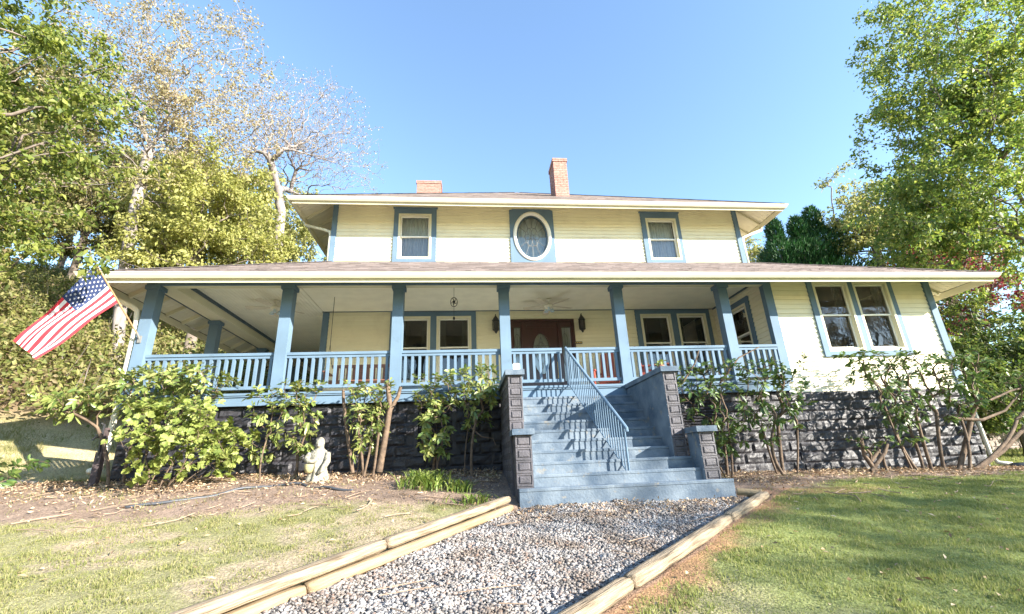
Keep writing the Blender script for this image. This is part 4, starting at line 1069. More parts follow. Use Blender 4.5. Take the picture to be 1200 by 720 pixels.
# arms folded towards the basket, built in the same stone
b.tube([(sx0 + .15, sy0 - .02, sz0 + .46), (sx0 + .17, sy0 - .08, sz0 + .33), (sx0 + .12, sy0 - .14, sz0 + .2), (sx0 + .05, sy0 - .15, sz0 + .14)], [.05, .052, .04, .028], 10)
b.tube([(sx0 - .14, sy0 - .02, sz0 + .46), (sx0 - .17, sy0 - .08, sz0 + .37), (sx0 - .1, sy0 - .14, sz0 + .33), (sx0 - .0, sy0 - .15, sz0 + .34)], [.05, .05, .04, .026], 10)
body = obj('figure', b, M['statue'], t, smooth=True)
f = MB()
fx, fy, fz = sx0 + .008, sy0 - .086, sz0 + .615
f.lathe((fx, fy, fz), [(.0, -.062), (.03, -.05), (.045, -.02), (.048, .015), (.036, .045), (.0, .055)], 14, sy=.55)
f.tube([(fx, fy - .022, fz + .02), (fx, fy - .037, fz - .008), (fx, fy - .025, fz - .014)], [.006, .01, .007], 6)
f.tube([(fx - .018, fy - .022, fz - .032), (fx, fy - .028, fz - .034), (fx + .018, fy - .022, fz - .032)], .005, 5)
for s in (-1, 1): f.lathe((fx + s * .019, fy - .025, fz + .012), [(.0, -.006), (.009, 0), (.0, .006)], 8)
obj('face', f, M['statue'], t, smooth=True)
k = MB(); k.lathe((sx0 - .10, sy0 - .13, sz0 + .16), [(.055, 0), (.07, .06), (.075, .13), (.07, .135), (.06, .12)], 14); obj('basket', k, M['statuey'], t, smooth=True)

# post with spigot, hose, drain pipe
t = thing('hydrant_post', (-6.16, 8.8, 1.5), 'dark weathered post with a spigot near the left downspout', 'post')
zz = float(ground(-6.16, 8.8)); t.location = (-6.16, 8.8, zz)
p = MB(); p.box(-6.215, -6.115, 8.75, 8.85, zz - .1, zz + .55); p.box(-6.20, -6.13, 8.765, 8.835, zz + .55, zz + .95); obj('wooden_post', p, M['postw'], t)
p = MB(); p.tube([(-6.165, 8.76, zz + .4), (-6.165, 8.73, zz + .8), (-6.165, 8.73, zz + 1.0), (-6.2, 8.70, zz + 1.02)], .018, 8); p.tube([(-6.165, 8.73, zz + .8), (-6.25, 8.70, zz + .79), (-6.27, 8.69, zz + .74)], .016, 8); p.lathe((-6.22, 8.70, zz + .82), [(.03, 0), (.03, .015)], 8); obj('spigot', p, M['black'], t)

hp_ = [(-4.55, 7.15), (-4.1, 7.35), (-3.6, 7.75), (-3.3, 8.0), (-2.95, 8.15), (-2.6, 8.12), (-2.3, 7.9), (-2.0, 7.75), (-1.7, 7.68)]
hp_ = np.array(hp_); tt = np.linspace(0, len(hp_) - 1, 60); hx = np.interp(tt, range(len(hp_)), hp_[:, 0]); hy = np.interp(tt, range(len(hp_)), hp_[:, 1])
h = MB(); h.tube(np.stack([hx, hy, ground(hx, hy) + .015 + .012 * np.sin(tt * 3)], 1), .02, 7)
tag(obj('hose', h, M['hose'], smooth=True), 'black drip hose lying across the bare left bed', 'hose')
pp = [(11.3, 9.0), (11.8, 8.95), (12.4, 8.9), (13.2, 8.7), (14.0, 8.4)]
h = MB(); h.tube([(x, y, float(ground(x, y)) + .05) for x, y in pp], .055, 9)
tag(obj('drain_pipe', h, M['hose'], smooth=True), 'black drain pipe leading off from the right downspout', 'pipe')

# ------------------------------------------------------------------ plants
def leaf_tris(P, D, Nn, L, W, fold=.25, droop=0.):
    """two-triangle leaves: base P, direction D, normal N"""
    S = nz(np.cross(D, Nn)); n = len(P); L = np.broadcast_to(L, (n,))[:, None]; W = np.broadcast_to(W, (n,))[:, None]
    mid = P + D * L * .5; up = nz(np.cross(S, D))
    v = np.stack([P, mid + S * W * .5 + up * W * fold, P + D * L - np.array([0, 0, 1.]) * L * droop, mid - S * W * .5 + up * W * fold], 1).reshape(-1, 3)
    i = 4 * np.arange(n)[:, None]
    F = np.concatenate([i + np.array([0, 1, 2]), i + np.array([0, 2, 3])], 1).reshape(-1, 3)
    return v, F
def leaf_big(P, D, Nn, L, W, fold=.18, droop=.25):
    S = nz(np.cross(D, Nn)); up = nz(np.cross(S, D)); n = len(P)
    L = np.broadcast_to(L, (n,))[:, None]; W = np.broadcast_to(W, (n,))[:, None]; Zd = np.array([0, 0, 1.])
    def pt(t, w, dr): return P + D * L * t + S * W * w + up * W * abs(w) * fold * 2 - Zd * L * dr
    vs = [pt(0, 0, 0), pt(.4, 0, droop * .12), pt(.75, 0, droop * .5), pt(1, 0, droop), pt(.35, .42, droop * .12), pt(.7, .5, droop * .5), pt(.35, -.42, droop * .12), pt(.7, -.5, droop * .5)]
    v = np.stack(vs, 1).reshape(-1, 3); i = 8 * np.arange(n)[:, None]
    tri = [(0, 4, 1), (1, 4, 5), (1, 5, 2), (2, 5, 3), (0, 1, 6), (1, 7, 6), (1, 2, 7), (2, 3, 7)]
    F = np.concatenate([i + np.array(q) for q in tri], 1).reshape(-1, 3)
    return v, F
def randdir(n, r=rng):
    v = r.normal(size=(n, 3)); return nz(v)

def grow(base, attract, r, trunk_top, trunk_r, bf=.35, step=.5, pw=.56, bend=.12, rmin=.006, tmid=None):
    """skeleton grown by joining crown points to the nearest limb; returns tube arrays and twig samples"""
    base = np.array(base, float); tt_ = np.array(trunk_top, float)
    nodes = [base]; par = [-1]; plen = [0.]
    nseg = max(4, int(np.linalg.norm(tt_ - base) / step))
    md = tmid if tmid is not None else (base + tt_) / 2 + np.array([r.normal() * .25, r.normal() * .25, 0])
    for i in range(1, nseg + 1):
        s = i / nseg; p = (1 - s) ** 2 * base + 2 * s * (1 - s) * md + s * s * tt_
        nodes.append(p); par.append(len(nodes) - 2); plen.append(plen[-1] + np.linalg.norm(p - nodes[-2]))
    N_ = np.zeros((200000, 3)); N_[:len(nodes)] = nodes; cnt = len(nodes); PL = np.zeros(200000); PL[:cnt] = plen
    low = max(1, int(nseg * .3)); paths = [list(range(cnt))]
    A = attract[np.argsort(np.linalg.norm(attract - tt_, axis=1))]
    for a in A:
        d = np.linalg.norm(N_[low:cnt] - a, axis=1) + bf * PL[low:cnt] + .35 * np.clip(N_[low:cnt, 2] - a[2] + .1, 0, None)
        k = low + int(np.argmin(d)); p0 = N_[k].copy(); ds = np.linalg.norm(a - p0)
        m = max(1, int(ds / step)); pk = par[k]; tang = nz(p0 - N_[pk]) if pk >= 0 else np.array([0, 0, 1.])
        c = p0 + tang * ds * .35 + r.normal(size=3) * ds * bend * .6
        path = [k]; prev = k
        for i in range(1, m + 2):
            s = i / (m + 1); p = (1 - s) ** 2 * p0 + 2 * s * (1 - s) * c + s * s * a + (r.normal(size=3) * step * bend * .35 if s < 1 else 0)
            N_[cnt] = p; par.append(prev); PL[cnt] = PL[prev] + np.linalg.norm(p - N_[prev]); path.append(cnt); prev = cnt; cnt += 1
        paths.append(path)
    w = np.zeros(cnt); child = np.zeros(cnt, int)
    for i in range(1, cnt): child[par[i]] += 1
    w[child == 0] = 1
    for i in range(cnt - 1, 0, -1): w[par[i]] += w[i]
    rad = np.maximum(rmin, trunk_r * (w / w[0]) ** pw)
    V = []; F = []; nv = 0
    for path in paths:
        P = N_[path]; rr = rad[path].copy()
        if path is not paths[0]: rr[0] = rr[1]
        else:
            rr[0] *= 1.35
        n = 10 if rr.max() > .12 else (6 if rr.max() > .03 else 4 if rr.max() > .014 else 3)
        T = nz(np.gradient(P, axis=0)); ref = np.array([.3, .5, .8]); a_ = nz(np.cross(T, ref)); b_ = np.cross(T, a_)
        th = np.arange(n) * 2 * math.pi / n
        ringv = P[:, None] + rr[:, None, None] * (a_[:, None] * np.cos(th)[None, :, None] + b_[:, None] * np.sin(th)[None, :, None])
        V.append(ringv.reshape(-1, 3)); k = len(P); i = (np.arange(k - 1) * n)[:, None] + np.arange(n)[None]; j = (np.arange(k - 1) * n)[:, None] + (np.arange(n)[None] + 1) % n
        F.append((np.stack([i, j, j + n, i + n], -1).reshape(-1, 4)) + nv); nv += k * n
    thin = np.where((w[:cnt] <= 2.5) & (np.arange(cnt) > nseg))[0]
    dirs = nz(N_[thin] - N_[[par[i] for i in thin]])
    return np.concatenate(V), np.concatenate(F), N_[thin], dirs

def blob_points(c, rad, n, r, power=.4, low=-.75, clump=0):
    d = nz(r.normal(size=(n * 3, 3))); d = d[d[:, 2] > low][:n]; n = len(d)
    bump = 1 + .22 * np.sin(3.1 * d[:, 0] + 1.7 * d[:, 2] + c[0]) * np.cos(2.7 * d[:, 1] + c[1]) + .12 * np.sin(7 * d[:, 0] + 5 * d[:, 1] + 6 * d[:, 2])
    return np.array(c) + d * np.array(rad) * (r.random((n, 1)) ** power) * bump[:, None]

def leaves_on(twigs, dirs, n, r, spread, L, W, up=.4, big=False, droop=.2):
    k = r.integers(0, len(twigs), n); cl = np.random.default_rng(3).random(len(twigs))
    k = k[r.random(n) < .08 + .92 * cl[k] ** 1.7]; n = len(k)                # some twigs carry more than others
    P = twigs[k] + r.normal(size=(n, 3)) * spread * np.array([1, 1, .75])
    D = nz(randdir(n, r) * .9 + dirs[k] * .5 + np.array([0, 0, -.25])); Nn = nz(randdir(n, r) + np.array([0, 0, up * 2]))
    sz_ = .5 + .95 * r.random(n) ** 1.3; l = L * sz_; w = W * sz_ * (.8 + .4 * r.random(n))
    return (leaf_big if big else leaf_tris)(P, D, Nn, l, w, droop=droop)

def tree(name, label, cat, base, top, tr, attract, leafn, leafL, leafW, spread, lm, bark, seed, group=None, step=.5, bf=.35, rmin=.008, bend=.14, pw=.56, leaf_up=.4):
    r = np.random.default_rng(seed)
    t = thing(name, tuple(map(float, base)), label, cat, group)
    V, F, tw, dr = grow(base, attract, r, top, tr, bf, step, pw, bend, rmin)
    npobj('trunk', V, F, bark, t, smooth=True)
    v, f = leaves_on(tw, dr, int(leafn * 1.55), r, spread * .62, leafL, leafW, leaf_up)
    npobj('crown', v, f, lm, t)
    return t
def gb(x, y, d=-.15): return (x, y, float(ground(x, y, False)) + d)

rt = np.random.default_rng(5)
# big leafy tree at the left edge, its boughs hanging in front of the porch corner
A = np.concatenate([blob_points((-10.3, 7.6, 8.4), (3.4, 2.3, 4.2), 850, rt, .6), blob_points((-9.9, 7.6, 5.8), (1.9, 1.8, 1.5), 150, rt, .6),
                    np.array([(-6.9, 7.4, 5.15), (-6.35, 7.5, 5.25), (-6.1, 7.5, 5.0), (-6.0, 7.5, 4.8), (-6.9, 7.6, 5.9), (-6.3, 7.7, 6.2), (-6.6, 7.7, 8.4), (-7.0, 7.6, 7.2), (-6.5, 7.6, 7.3)])])
tree('leafy_tree', 'large green leafy tree at the left edge with boughs hanging over the flag', 'tree', gb(-12.2, 7.4), (-10.9, 7.5, 7.6), .26, A, 62000, .105, .06, .17, LF['near'], M['bark'], 21, step=.4)
A = blob_points((-13.2, 17.6, 17.2), (4.6, 3.2, 6.6), 950, rt, .55)
tree('budding_tree', 'tall budding tree with tan and pale yellow spring leaves behind the porch roof', 'tree', gb(-12.6, 17.8), (-13.3, 17.6, 15.2), .2, A, 40000, .10, .068, .26, LF['tan'], M['palebark'], 22, step=.6, rmin=.012)
A = blob_points((-9.4, 22, 18.6), (4.7, 3., 4.7), 2400, rt, .6, -.5)
tree('bare_tree', 'nearly bare pale tree with a spreading crown left of the upper roof', 'tree', gb(-9.4, 22), (-9.5, 22, 14.6), .24, A, 13000, .085, .055, .2, LF['bare'], M['palebark'], 23, step=.45, rmin=.009)
A = blob_points((-10.9, 18.6, 11.4), (3.6, 2.8, 4.2), 650, rt, .6)
tree('yellow_green_tree', 'bright yellow green leafy tree between the tan tree and the bare tree', 'tree', gb(-10.9, 18.6), (-10.9, 18.6, 10), .2, A, 52000, .15, .09, .28, LF['yg'], M['bark'], 24, step=.5)
# trees standing on the hillside
hill_trees = [((-19.5, 17.5), 12.5, 3.4, 'thick', 'tall olive tree behind the leafy boughs at the left edge'), ((-24.5, 21), 15, 4.0, 'near', 'tall dull green tree on the hillside behind the left edge boughs'), ((-16.8, 14.8), 8.0, 2.5, 'thick', 'olive tree above the thicket directly over the flag'),
              ((-23, 27), 10, 3.4, 'thick', 'olive tree high on the hillside behind the flag'), ((-31, 24), 10, 3.6, 'near', 'green tree on the hillside at the far left edge'),
              ((-16.5, 26), 11, 3.6, 'yg', 'yellow green tree behind the trunk of the tan tree'), ((-29, 33), 11, 4, 'tan', 'tan tree topmost on the hillside at far left'),
              ((-6.2, 27.), 9, 3.4, 'pale', 'pale tree just left of the upper eave behind the house'),
              ((-21, 30), 13, 3.8, 'pine', 'dark pine showing between the tan boughs on the skyline'), ((-12.8, 27.5), 11, 3.6, 'pale', 'pale green tree behind the bare tree')]
for i, (xy, h, w, lm, lab) in enumerate(hill_trees):
    b = gb(*xy); c = (b[0], b[1], b[2] + h * .62)
    A = blob_points(c, (w, w * .8, h * .42), 240, rt, .5)
    tree('hillside_tree', lab, 'tree', b, (b[0] + .2, b[1], b[2] + h * .5), .2, A, 26000, .2, .12, .36, LF[lm], M['bark'], 40 + i, 'trees on the hillside', step=.7, rmin=.012)

# right-hand side
A = np.concatenate([blob_points((18.9, 11.8, 13.0), (4.3, 3.0, 6.6), 1000, rt, .6), blob_points((16.7, 12.2, 8.4), (2.9, 2.0, 2.8), 280, rt, .6)])
tree('broad_tree', 'big spring green tree filling the right edge above the wing roof', 'tree', gb(22.8, 12.6), (20.4, 12.4, 10.2), .22, A, 90000, .13, .085, .26, LF['right'], M['bark'], 25, step=.5)
A = np.concatenate([blob_points((21.3, 16.5, 8.4), (2.6, 2.2, 2.6), 200, rt, .5), blob_points((17.2, 14.6, 5.8), (1.7, 1.3, 1.3), 50, rt, .5)])
tree('red_maple', 'dark red maple showing through the green leaves at right', 'tree', gb(21.5, 16.5), (21.4, 16.5, 6.4), .16, A, 9000, .12, .08, .22, LF['maple'], M['bark'], 26)
A = blob_points((20.8, 19, 12.2), (2.6, 2.2, 3.2), 260, rt, .5)
tree('pale_tree', 'thin pale yellow green tree right of the dark evergreens', 'tree', gb(20.9, 19), (20.8, 19, 11.4), .2, A, 16000, .14, .09, .24, LF['pale'], M['palebark'], 27, rmin=.012)
A = blob_points((19.9, 23.5, 11.2), (3.0, 2.2, 2.4), 240, rt, .5)
tree('pale_tree', 'bushy pale cream green tree low behind the wing roof', 'tree', gb(19.9, 23.5), (19.9, 23.5, 9.6), .2, A, 26000, .17, .1, .3, LF['pale'], M['palebark'], 28, rmin=.012)
A = blob_points((17.6, 25, 12.2), (2.2, 1.8, 3.0), 220, rt, .5)
tree('pale_tree', 'pale feathery tree behind the right end of the upper eave', 'tree', gb(17.6, 25), (17.6, 25, 10.5), .18, A, 16000, .16, .09, .26, LF['pale'], M['palebark'], 29, rmin=.012)
A = blob_points((24, 19, 11.), (4, 3, 5.0), 300, rt, .5)
tree('broad_tree', 'olive tree standing behind the big tree at right', 'tree', gb(24, 19), (24, 19, 9), .25, A, 30000, .18, .11, .32, LF['right'], M['bark'], 30)

def arborvitae(x, y, ztop, w, lab, seed):
    r = np.random.default_rng(seed); b = gb(x, y); t = thing('arborvitae', b, lab, 'evergreen', 'dark pointed evergreens behind the wing roof')
    mb = MB(); mb.tube([b, (x, y, ztop - .4)], [.12, .02], 8); obj('trunk', mb, M['bark'], t)
    H = ztop - b[2]; n = 26000; h = 1 - r.random(n) ** .75; rad = w * np.minimum(1, ((1 - h) * 3.0)) ** .75 * (.82 + .3 * np.sin(h * 40 + r.random(n)) ) 
    th = r.random(n) * 6.283; lob = 1 + .10 * np.sin(5 * th + 9 * h) + .22 * (fbm(th * 5 + seed, h * 34, 3, 3) - .5) * 2; rr = rad * lob * (r.random(n) ** .35)
    P = np.stack([x + rr * np.cos(th), y + rr * np.sin(th), b[2] + .2 + h * (H - .2)], 1)
    D = nz(np.stack([np.cos(th) * .6, np.sin(th) * .6, np.full(n, .9)], 1) + r.normal(size=(n, 3)) * .3); v, f = leaf_tris(P, D, randdir(n, r), .16 + .2 * r.random(n), .055, .2)
    npobj('crown', v, f, LF['cedar'], t)
arborvitae(16.35, 20, 13.3, 1.35, 'leftmost dark evergreen right of the upper eave', 61)
arborvitae(17.5, 19.8, 13.3, 1.4, 'middle dark evergreen, its top a little below its right neighbour', 62)
arborvitae(18.8, 20.1, 14.1, 1.6, 'rightmost and tallest dark pointed evergreen', 63)

# trees across the road behind the camera, seen in the windows and throwing the dappled shade
for i, (x, y, h, w) in enumerate([(22.5, -6.0, 13, 3.6), (28, -9.5, 16, 4.0), (34, -7.5, 15, 4.2), (25.5, -13.0, 14, 3.0)]):
    b = gb(x, y); A = blob_points((x, y, b[2] + h * .66), (w, w, h * .36), 300, rt, .55)
    tree('roadside_tree', 'sparse budding tree behind the camera to the right', 'tree', b, (x, y, b[2] + h * .5), .2, A, (5200, 4200, 2200, 1800)[i], .15, .1, .28, LF['tan'], M['bark'], 80 + i, 'budding trees behind the camera', step=.7, rmin=.016)

def belt():
    r = np.random.default_rng(77); A = blob_points((-6, -32, float(ground(-6, -32, False)) + 8.5), (4.2, 4.2, 5.2), 260, r, .55); b = gb(-6, -32)
    t = tree('street_tree', 'leafy tree across the road behind the camera', 'tree', b, (-6, -32, b[2] + 7), .25, A, 9000, .3, .2, .45, LF['right'], M['bark'], 99, 'leafy trees across the road', step=.8, rmin=.02)
    for (x, y) in [(-14, -30), (2, -33), (-22, -27), (9.5, -34), (-29, -21), (-34, -12), (17, -40), (-10, -40), (5, -42)]:
        c = copy_tree(t); c.location = gb(x, y); c.rotation_euler = (0, 0, r.random() * 6.28)
belt()

# ---- shrubs
def shrub(name, label, base, tips, nl, L, W, lm, seed, whorl=7, stems=3, sr=.028, group='rhododendrons along the foundation', extra=None, cat='shrub', droop=.25, spreadP=.02, lobed=False):
    """tips: array of crown points; each carries a whorl of leaves"""
    r = np.random.default_rng(seed); b = np.array(gb(*base, -.05)); t = thing(name, tuple(map(float, b)), label, cat, group)
    tips = np.asarray(tips, float); VV = []; FF = []; nv = 0; T_all = []; D_all = []
    order = np.argsort(tips[:, 0]); parts = np.array_split(order, stems)
    for s, idx in enumerate(parts):
        A = tips[idx]; bb = b + np.array([(s - (stems - 1) / 2) * .10 + r.normal() * .07, r.normal() * .07, 0])
        cen = A.mean(0); tp = bb + (cen - bb) * .62 + r.normal(size=3) * .05
        V, F, tw, dr = grow(bb, A, r, tp, sr * .62 * (.6 + .7 * r.random()), .3, .12, .5, .2, .004, tmid=(bb * .55 + tp * .45) + np.array([(tp[0] - bb[0]) * .2 + r.normal() * .10, r.normal() * .06, 0]))
        VV.append(V); FF.append(F + nv); nv += len(V); T_all.append(A)
        D_all.append(nz(A - cen + np.array([0, 0, .25]) + r.normal(size=A.shape) * .15))
    if extra:
        mb = MB()
        for pts, ra in extra: mb.tube(pts, ra, 8)
        ev = np.array(mb.v); quads = [f for f in mb.f if len(f) == 4]
        VV.append(ev); FF.append(np.array(quads) + nv); nv += len(ev)
    npobj('stems', np.concatenate(VV), np.concatenate(FF), M['shrubbark'], t, smooth=True)
    A = np.concatenate(T_all); Dt = np.concatenate(D_all)
    k = np.repeat(np.arange(len(A)), whorl); n = len(k)
    rd = randdir(n, r); D = nz(rd - Dt[k] * np.sum(rd * Dt[k], 1, keepdims=True)); D = nz(D + Dt[k] * (.25 + .5 * r.random((n, 1))))
    P = A[k] + r.normal(size=(n, 3)) * spreadP; Nn = nz(Dt[k] + r.normal(size=(n, 3)) * .25)
    LL = L * (.6 + .6 * r.random(n)); WW = W * (.7 + .5 * r.random(n))
    v, f = leaf_big(P, D, Nn, LL, WW, droop=droop)
    if lobed:                                                   # side lobes leave the leaf base at an angle
        S = nz(np.cross(D, Nn)); base = P + D * (LL * .12)[:, None]
        for sg in (-1, 1):
            v2, f2 = leaf_big(base, nz(D + S * sg * 1.05), Nn, LL * .72, WW * .8, droop=droop)
            v3, f3 = leaf_big(base + D * (LL * .3)[:, None], nz(D + S * sg * .55), Nn, LL * .5, WW * .6, droop=droop)
            for q, g in ((v2, f2), (v3, f3)): f = np.concatenate([f, g + len(v)]); v = np.concatenate([v, q])
    npobj('foliage', v, f, lm, t)
    return t
rs = np.random.default_rng(9)
def tips_col(x0, x1, z0, z1, y, dy, n, top=1.):
    """leafy column, denser towards the top"""
    z = z0 + (z1 - z0) * rs.random(n) ** (1 / (1 + top)); w = .55 + .45 * (z - z0) / (z1 - z0)
    xm = (x0 + x1) / 2; x = xm + (rs.random(n) - .5) * (x1 - x0) * w; return np.stack([x, y + rs.normal(size=n) * dy, z], 1)

shrub('rhododendron', 'dark green rhododendron reaching over the left corner of the railing', (-5.6, 8.75), np.concatenate([tips_col(-6.3, -4.2, 2.45, 3.4, 8.7, .25, 165), tips_col(-7.2, -6.3, 2.55, 3.05, 8.6, .2, 34)]), 0, .15, .05, LF['rhodo'], 101, 8, 4, .035)
shrub('lobed_shrub', 'bright yellow green shrub with lobed leaves at the left end of the bed', (-4.75, 7.95), np.concatenate([tips_col(-5.45, -3.95, 1.5, 2.75, 8.0, .3, 125, .7), tips_col(-4.3, -3.6, 1.5, 2.3, 8.3, .2, 40)]), 0, .125, .06, LF['lobed'], 102, 6, 7, .016, None, droop=.12, spreadP=.05, lobed=True)
shrub('rhododendron', 'slim rhododendron on a single pale stem just right of the bright lobed shrub', (-3.42, 8.5), tips_col(-3.75, -3.1, 1.6, 3.0, 8.55, .14, 46, .7), 0, .14, .048, LF['rhodo'], 103, 8, 1, .04)
shrub('rhododendron', 'narrow upright rhododendron just left of the stone statue', (-2.95, 8.65), tips_col(-3.15, -2.6, 1.75, 3.15, 8.65, .14, 60, .4), 0, .14, .048, LF['rhodo'], 104, 8, 2, .035)
ex = [([(-1.5, 8.7, 1.5), (-1.42, 8.7, 2.1), (-1.36, 8.68, 2.6), (-1.42, 8.66, 3.05)], [.06, .055, .05, .04]), ([(-1.36, 8.68, 2.55), (-1.22, 8.68, 2.8), (-1.18, 8.68, 2.98)], [.04, .035, .03]), ([(-1.95, 8.7, 1.5), (-2.1, 8.7, 2.2), (-2.2, 8.7, 2.75), (-2.22, 8.7, 2.95)], [.035, .03, .028, .025])]
shrub('rhododendron', 'rhododendron with thick pruned stems in the middle of the left bed', (-1.75, 8.7), tips_col(-2.15, -1.3, 1.75, 3.05, 8.7, .2, 105, .5), 0, .12, .042, LF['rhodo'], 105, 8, 4, .034, extra=ex)
shrub('rhododendron', 'leafy rhododendron in front of the louvred vent left of the steps', (-.45, 8.65), tips_col(-.95, -.1, 1.65, 3.15, 8.6, .22, 98, .3), 0, .14, .048, LF['rhodo'], 106, 8, 3, .036)
shrub('rhododendron', 'rhododendron nearest the left stair wall with one bare crooked twig', (.02, 8.7), tips_col(-.1, .62, 1.95, 3.3, 8.65, .2, 78, .8), 0, .14, .048, LF['rhodo'], 107, 8, 2, .036, extra=[([(.1, 8.6, 2.2), (.3, 8.55, 2.02), (.5, 8.5, 1.98), (.55, 8.5, 1.86)], [.012, .01, .008, .006])])
shrub('rhododendron', 'tall rhododendron immediately right of the stair wall', (4.72, 8.5), np.concatenate([tips_col(4.0, 5.35, 2.2, 3.25, 8.5, .22, 72, .5), tips_col(4.4, 5.2, 1.5, 2.3, 8.45, .15, 34)]), 0, .14, .048, LF['rhodod'], 108, 8, 4, .04, extra=[([(4.3, 8.7, 2.9), (4.6, 8.6, 3.3), (4.72, 8.6, 3.55)], [.02, .015, .01]), ([(5.1, 8.7, 2.9), (5.6, 8.7, 3.4), (6.1, 8.7, 3.62)], [.02, .015, .01])])
shrub('rhododendron', 'open rhododendron with two bowed trunks below the wing corner', (5.95, 8.55), np.concatenate([tips_col(5.2, 6.8, 2.3, 3.3, 8.55, .22, 78, .5), tips_col(5.3, 6.6, 1.6, 2.4, 8.5, .15, 34)]), 0, .14, .048, LF['rhodod'], 109, 8, 4, .042)
shrub('rhododendron', 'cut back rhododendron stump with short forked stems', (7.85, 8.6), tips_col(7.55, 8.2, 1.35, 1.75, 8.6, .1, 14), 0, .1, .038, LF['rhodod'], 110, 6, 2, .03, extra=[([(7.85, 8.6, 1.1), (7.7, 8.6, 1.4), (7.72, 8.6, 1.72)], [.045, .04, .032]), ([(7.8, 8.6, 1.3), (8.05, 8.6, 1.5)], [.035, .03]), ([(7.75, 8.6, 1.12), (8.1, 8.55, 1.45), (8.2, 8.55, 1.6)], [.04, .035, .03])])
shrub('rhododendron', 'rhododendron below the paired wing windows', (8.75, 8.6), np.concatenate([tips_col(7.9, 9.3, 2.45, 3.45, 8.6, .24, 84, .6), tips_col(8.2, 9.2, 1.5, 2.5, 8.6, .15, 36)]), 0, .14, .048, LF['rhodod'], 111, 8, 4, .042)
ex = [([(9.45, 8.62, .93), (10.1, 8.55, 1.13), (10.6, 8.5, 1.38), (11.1, 8.45, 1.72), (11.7, 8.4, 1.85), (12.3, 8.4, 1.98)], [.04, .048, .042, .036, .028, .016]), ([(9.75, 8.6, 2.05), (10.4, 8.5, 1.98), (11.0, 8.5, 2.15), (11.5, 8.5, 2.5)], [.035, .03, .022, .014])]
shrub('rhododendron', 'large rhododendron at the right house corner with a low branch along the ground', (9.6, 8.6), np.concatenate([tips_col(9.4, 10.7, 2.3, 3.4, 8.6, .26, 90, .6), tips_col(11.4, 12.5, 2.0, 2.9, 8.5, .25, 46), tips_col(9.5, 10.4, 1.7, 2.4, 8.6, .2, 16)]), 0, .145, .048, LF['rhodod'], 112, 8, 4, .06, extra=ex)
shrub('low_shrub', 'low dark green shrub at the left picture edge in front of the drive', (-8.0, 8.5), tips_col(-9.2, -7.3, 1.35, 1.95, 8.5, .4, 120), 0, .15, .055, LF['rhodod'], 113, 8, 4, .025, None)

def lily(x, y, n, spread, lab, seed, hgt=.34):
    r = np.random.default_rng(seed); b = gb(x, y, 0); V = []; F = []; nv = 0
    for i in range(n):
        px = x + r.normal() * spread; py = y + r.normal() * spread * .5; a = r.random() * 6.28; h = hgt * (.6 + .6 * r.random()); out = .12 + .2 * r.random(); wd = .012
        pz = float(ground(px, py)); pts = np.array([(px + math.cos(a) * out * s * s, py + math.sin(a) * out * s * s, pz + h * (s - .35 * s ** 3)) for s in (0, .35, .7, 1.)])
        sd = np.array([-math.sin(a), math.cos(a), 0]) * wd; ws = (.7, 1, .8, .05)
        V += [p + sd * w * k for p, w in zip(pts, ws) for k in (-1, 1)]
        F += [(nv + 2 * q, nv + 2 * q + 1, nv + 2 * q + 3, nv + 2 * q + 2) for q in range(3)]; nv += 8
    o = npobj('daylily_clump', np.array(V), np.array(F), LF['lily']); return tag(o, lab, 'daylily', 'daylily clumps in the left bed')
lily(-.62, 7.75, 210, .2, 'larger clump of strappy green daylily leaves in the left bed', 1)
lily(-.1, 7.5, 60, .12, 'smaller sparse daylily tuft toward the steps', 2, .25)
lily(.1, 6.95, 60, .14, 'short daylily tuft beside the end of the left timbers', 4, .18)
# pot plant on the right pier
t = thing('pot_plant', (3.42, 7.6, 2.97), 'small leafy plant in a pot on the upper right pier', 'pot plant')
p = MB(); p.lathe((3.42, 7.6, 2.972), [(.045, 0), (.06, .07), (.065, .08)], 12); obj('pot', p, M['brick'], t, smooth=True)
n = 26; P = np.array([3.42, 7.6, 3.05]) + rs.normal(size=(n, 3)) * .03; D = nz(randdir(n, rs) + np.array([0, 0, .5])); v, f = leaf_big(P, D, randdir(n, rs), .1, .045); npobj('foliage', v, f, LF['rhodo'], t)

# ---- hedge of big laurels on the right, retaining wall
lb = [((13.4, 11.2), 2.6, 1.9, 'hedge', 'tall laurel at the right, nearest the house corner'), ((15.2, 11.6), 3.6, 2.0, 'hedge', 'tallest dark laurel below the big tree at right'), ((17.4, 11.2), 3.6, 2.2, 'hedge', 'laurel cut off by the right edge of the picture'), ((14.4, 13.8), 4.6, 2.2, 'right', 'lighter green laurel rising behind the others near the wing eave'), ((17.8, 14.4), 5.2, 2.6, 'near', 'olive laurel behind, below the red maple'), ((20.6, 12.6), 5.2, 2.4, 'right', 'light green laurel far right behind the hedge'), ((19.4, 16), 6.2, 2.6, 'hedge', 'tall dark laurel filling the gap below the red maple'), ((16.4, 17.5), 6.0, 2.4, 'right', 'light laurel behind the wing eave tip')]
for i, (xy, h, w, lm, lab) in enumerate(lb):
    b = gb(*xy); t0 = b[2] + (.85 if i < 3 else .4)
    A = blob_points((b[0], b[1], t0 + (h - .6) * .5), (w, w * .75, (h - .4) * .55), 260, rt, .55)
    tree('laurel', lab, 'shrub', b, (b[0], b[1], b[2] + h * .4), .1, A, 17000, .15, .055, .2, LF[lm], M['bark'], 120 + i, 'laurels right of the house', step=.3, rmin=.006, leaf_up=.6)
w = MB()
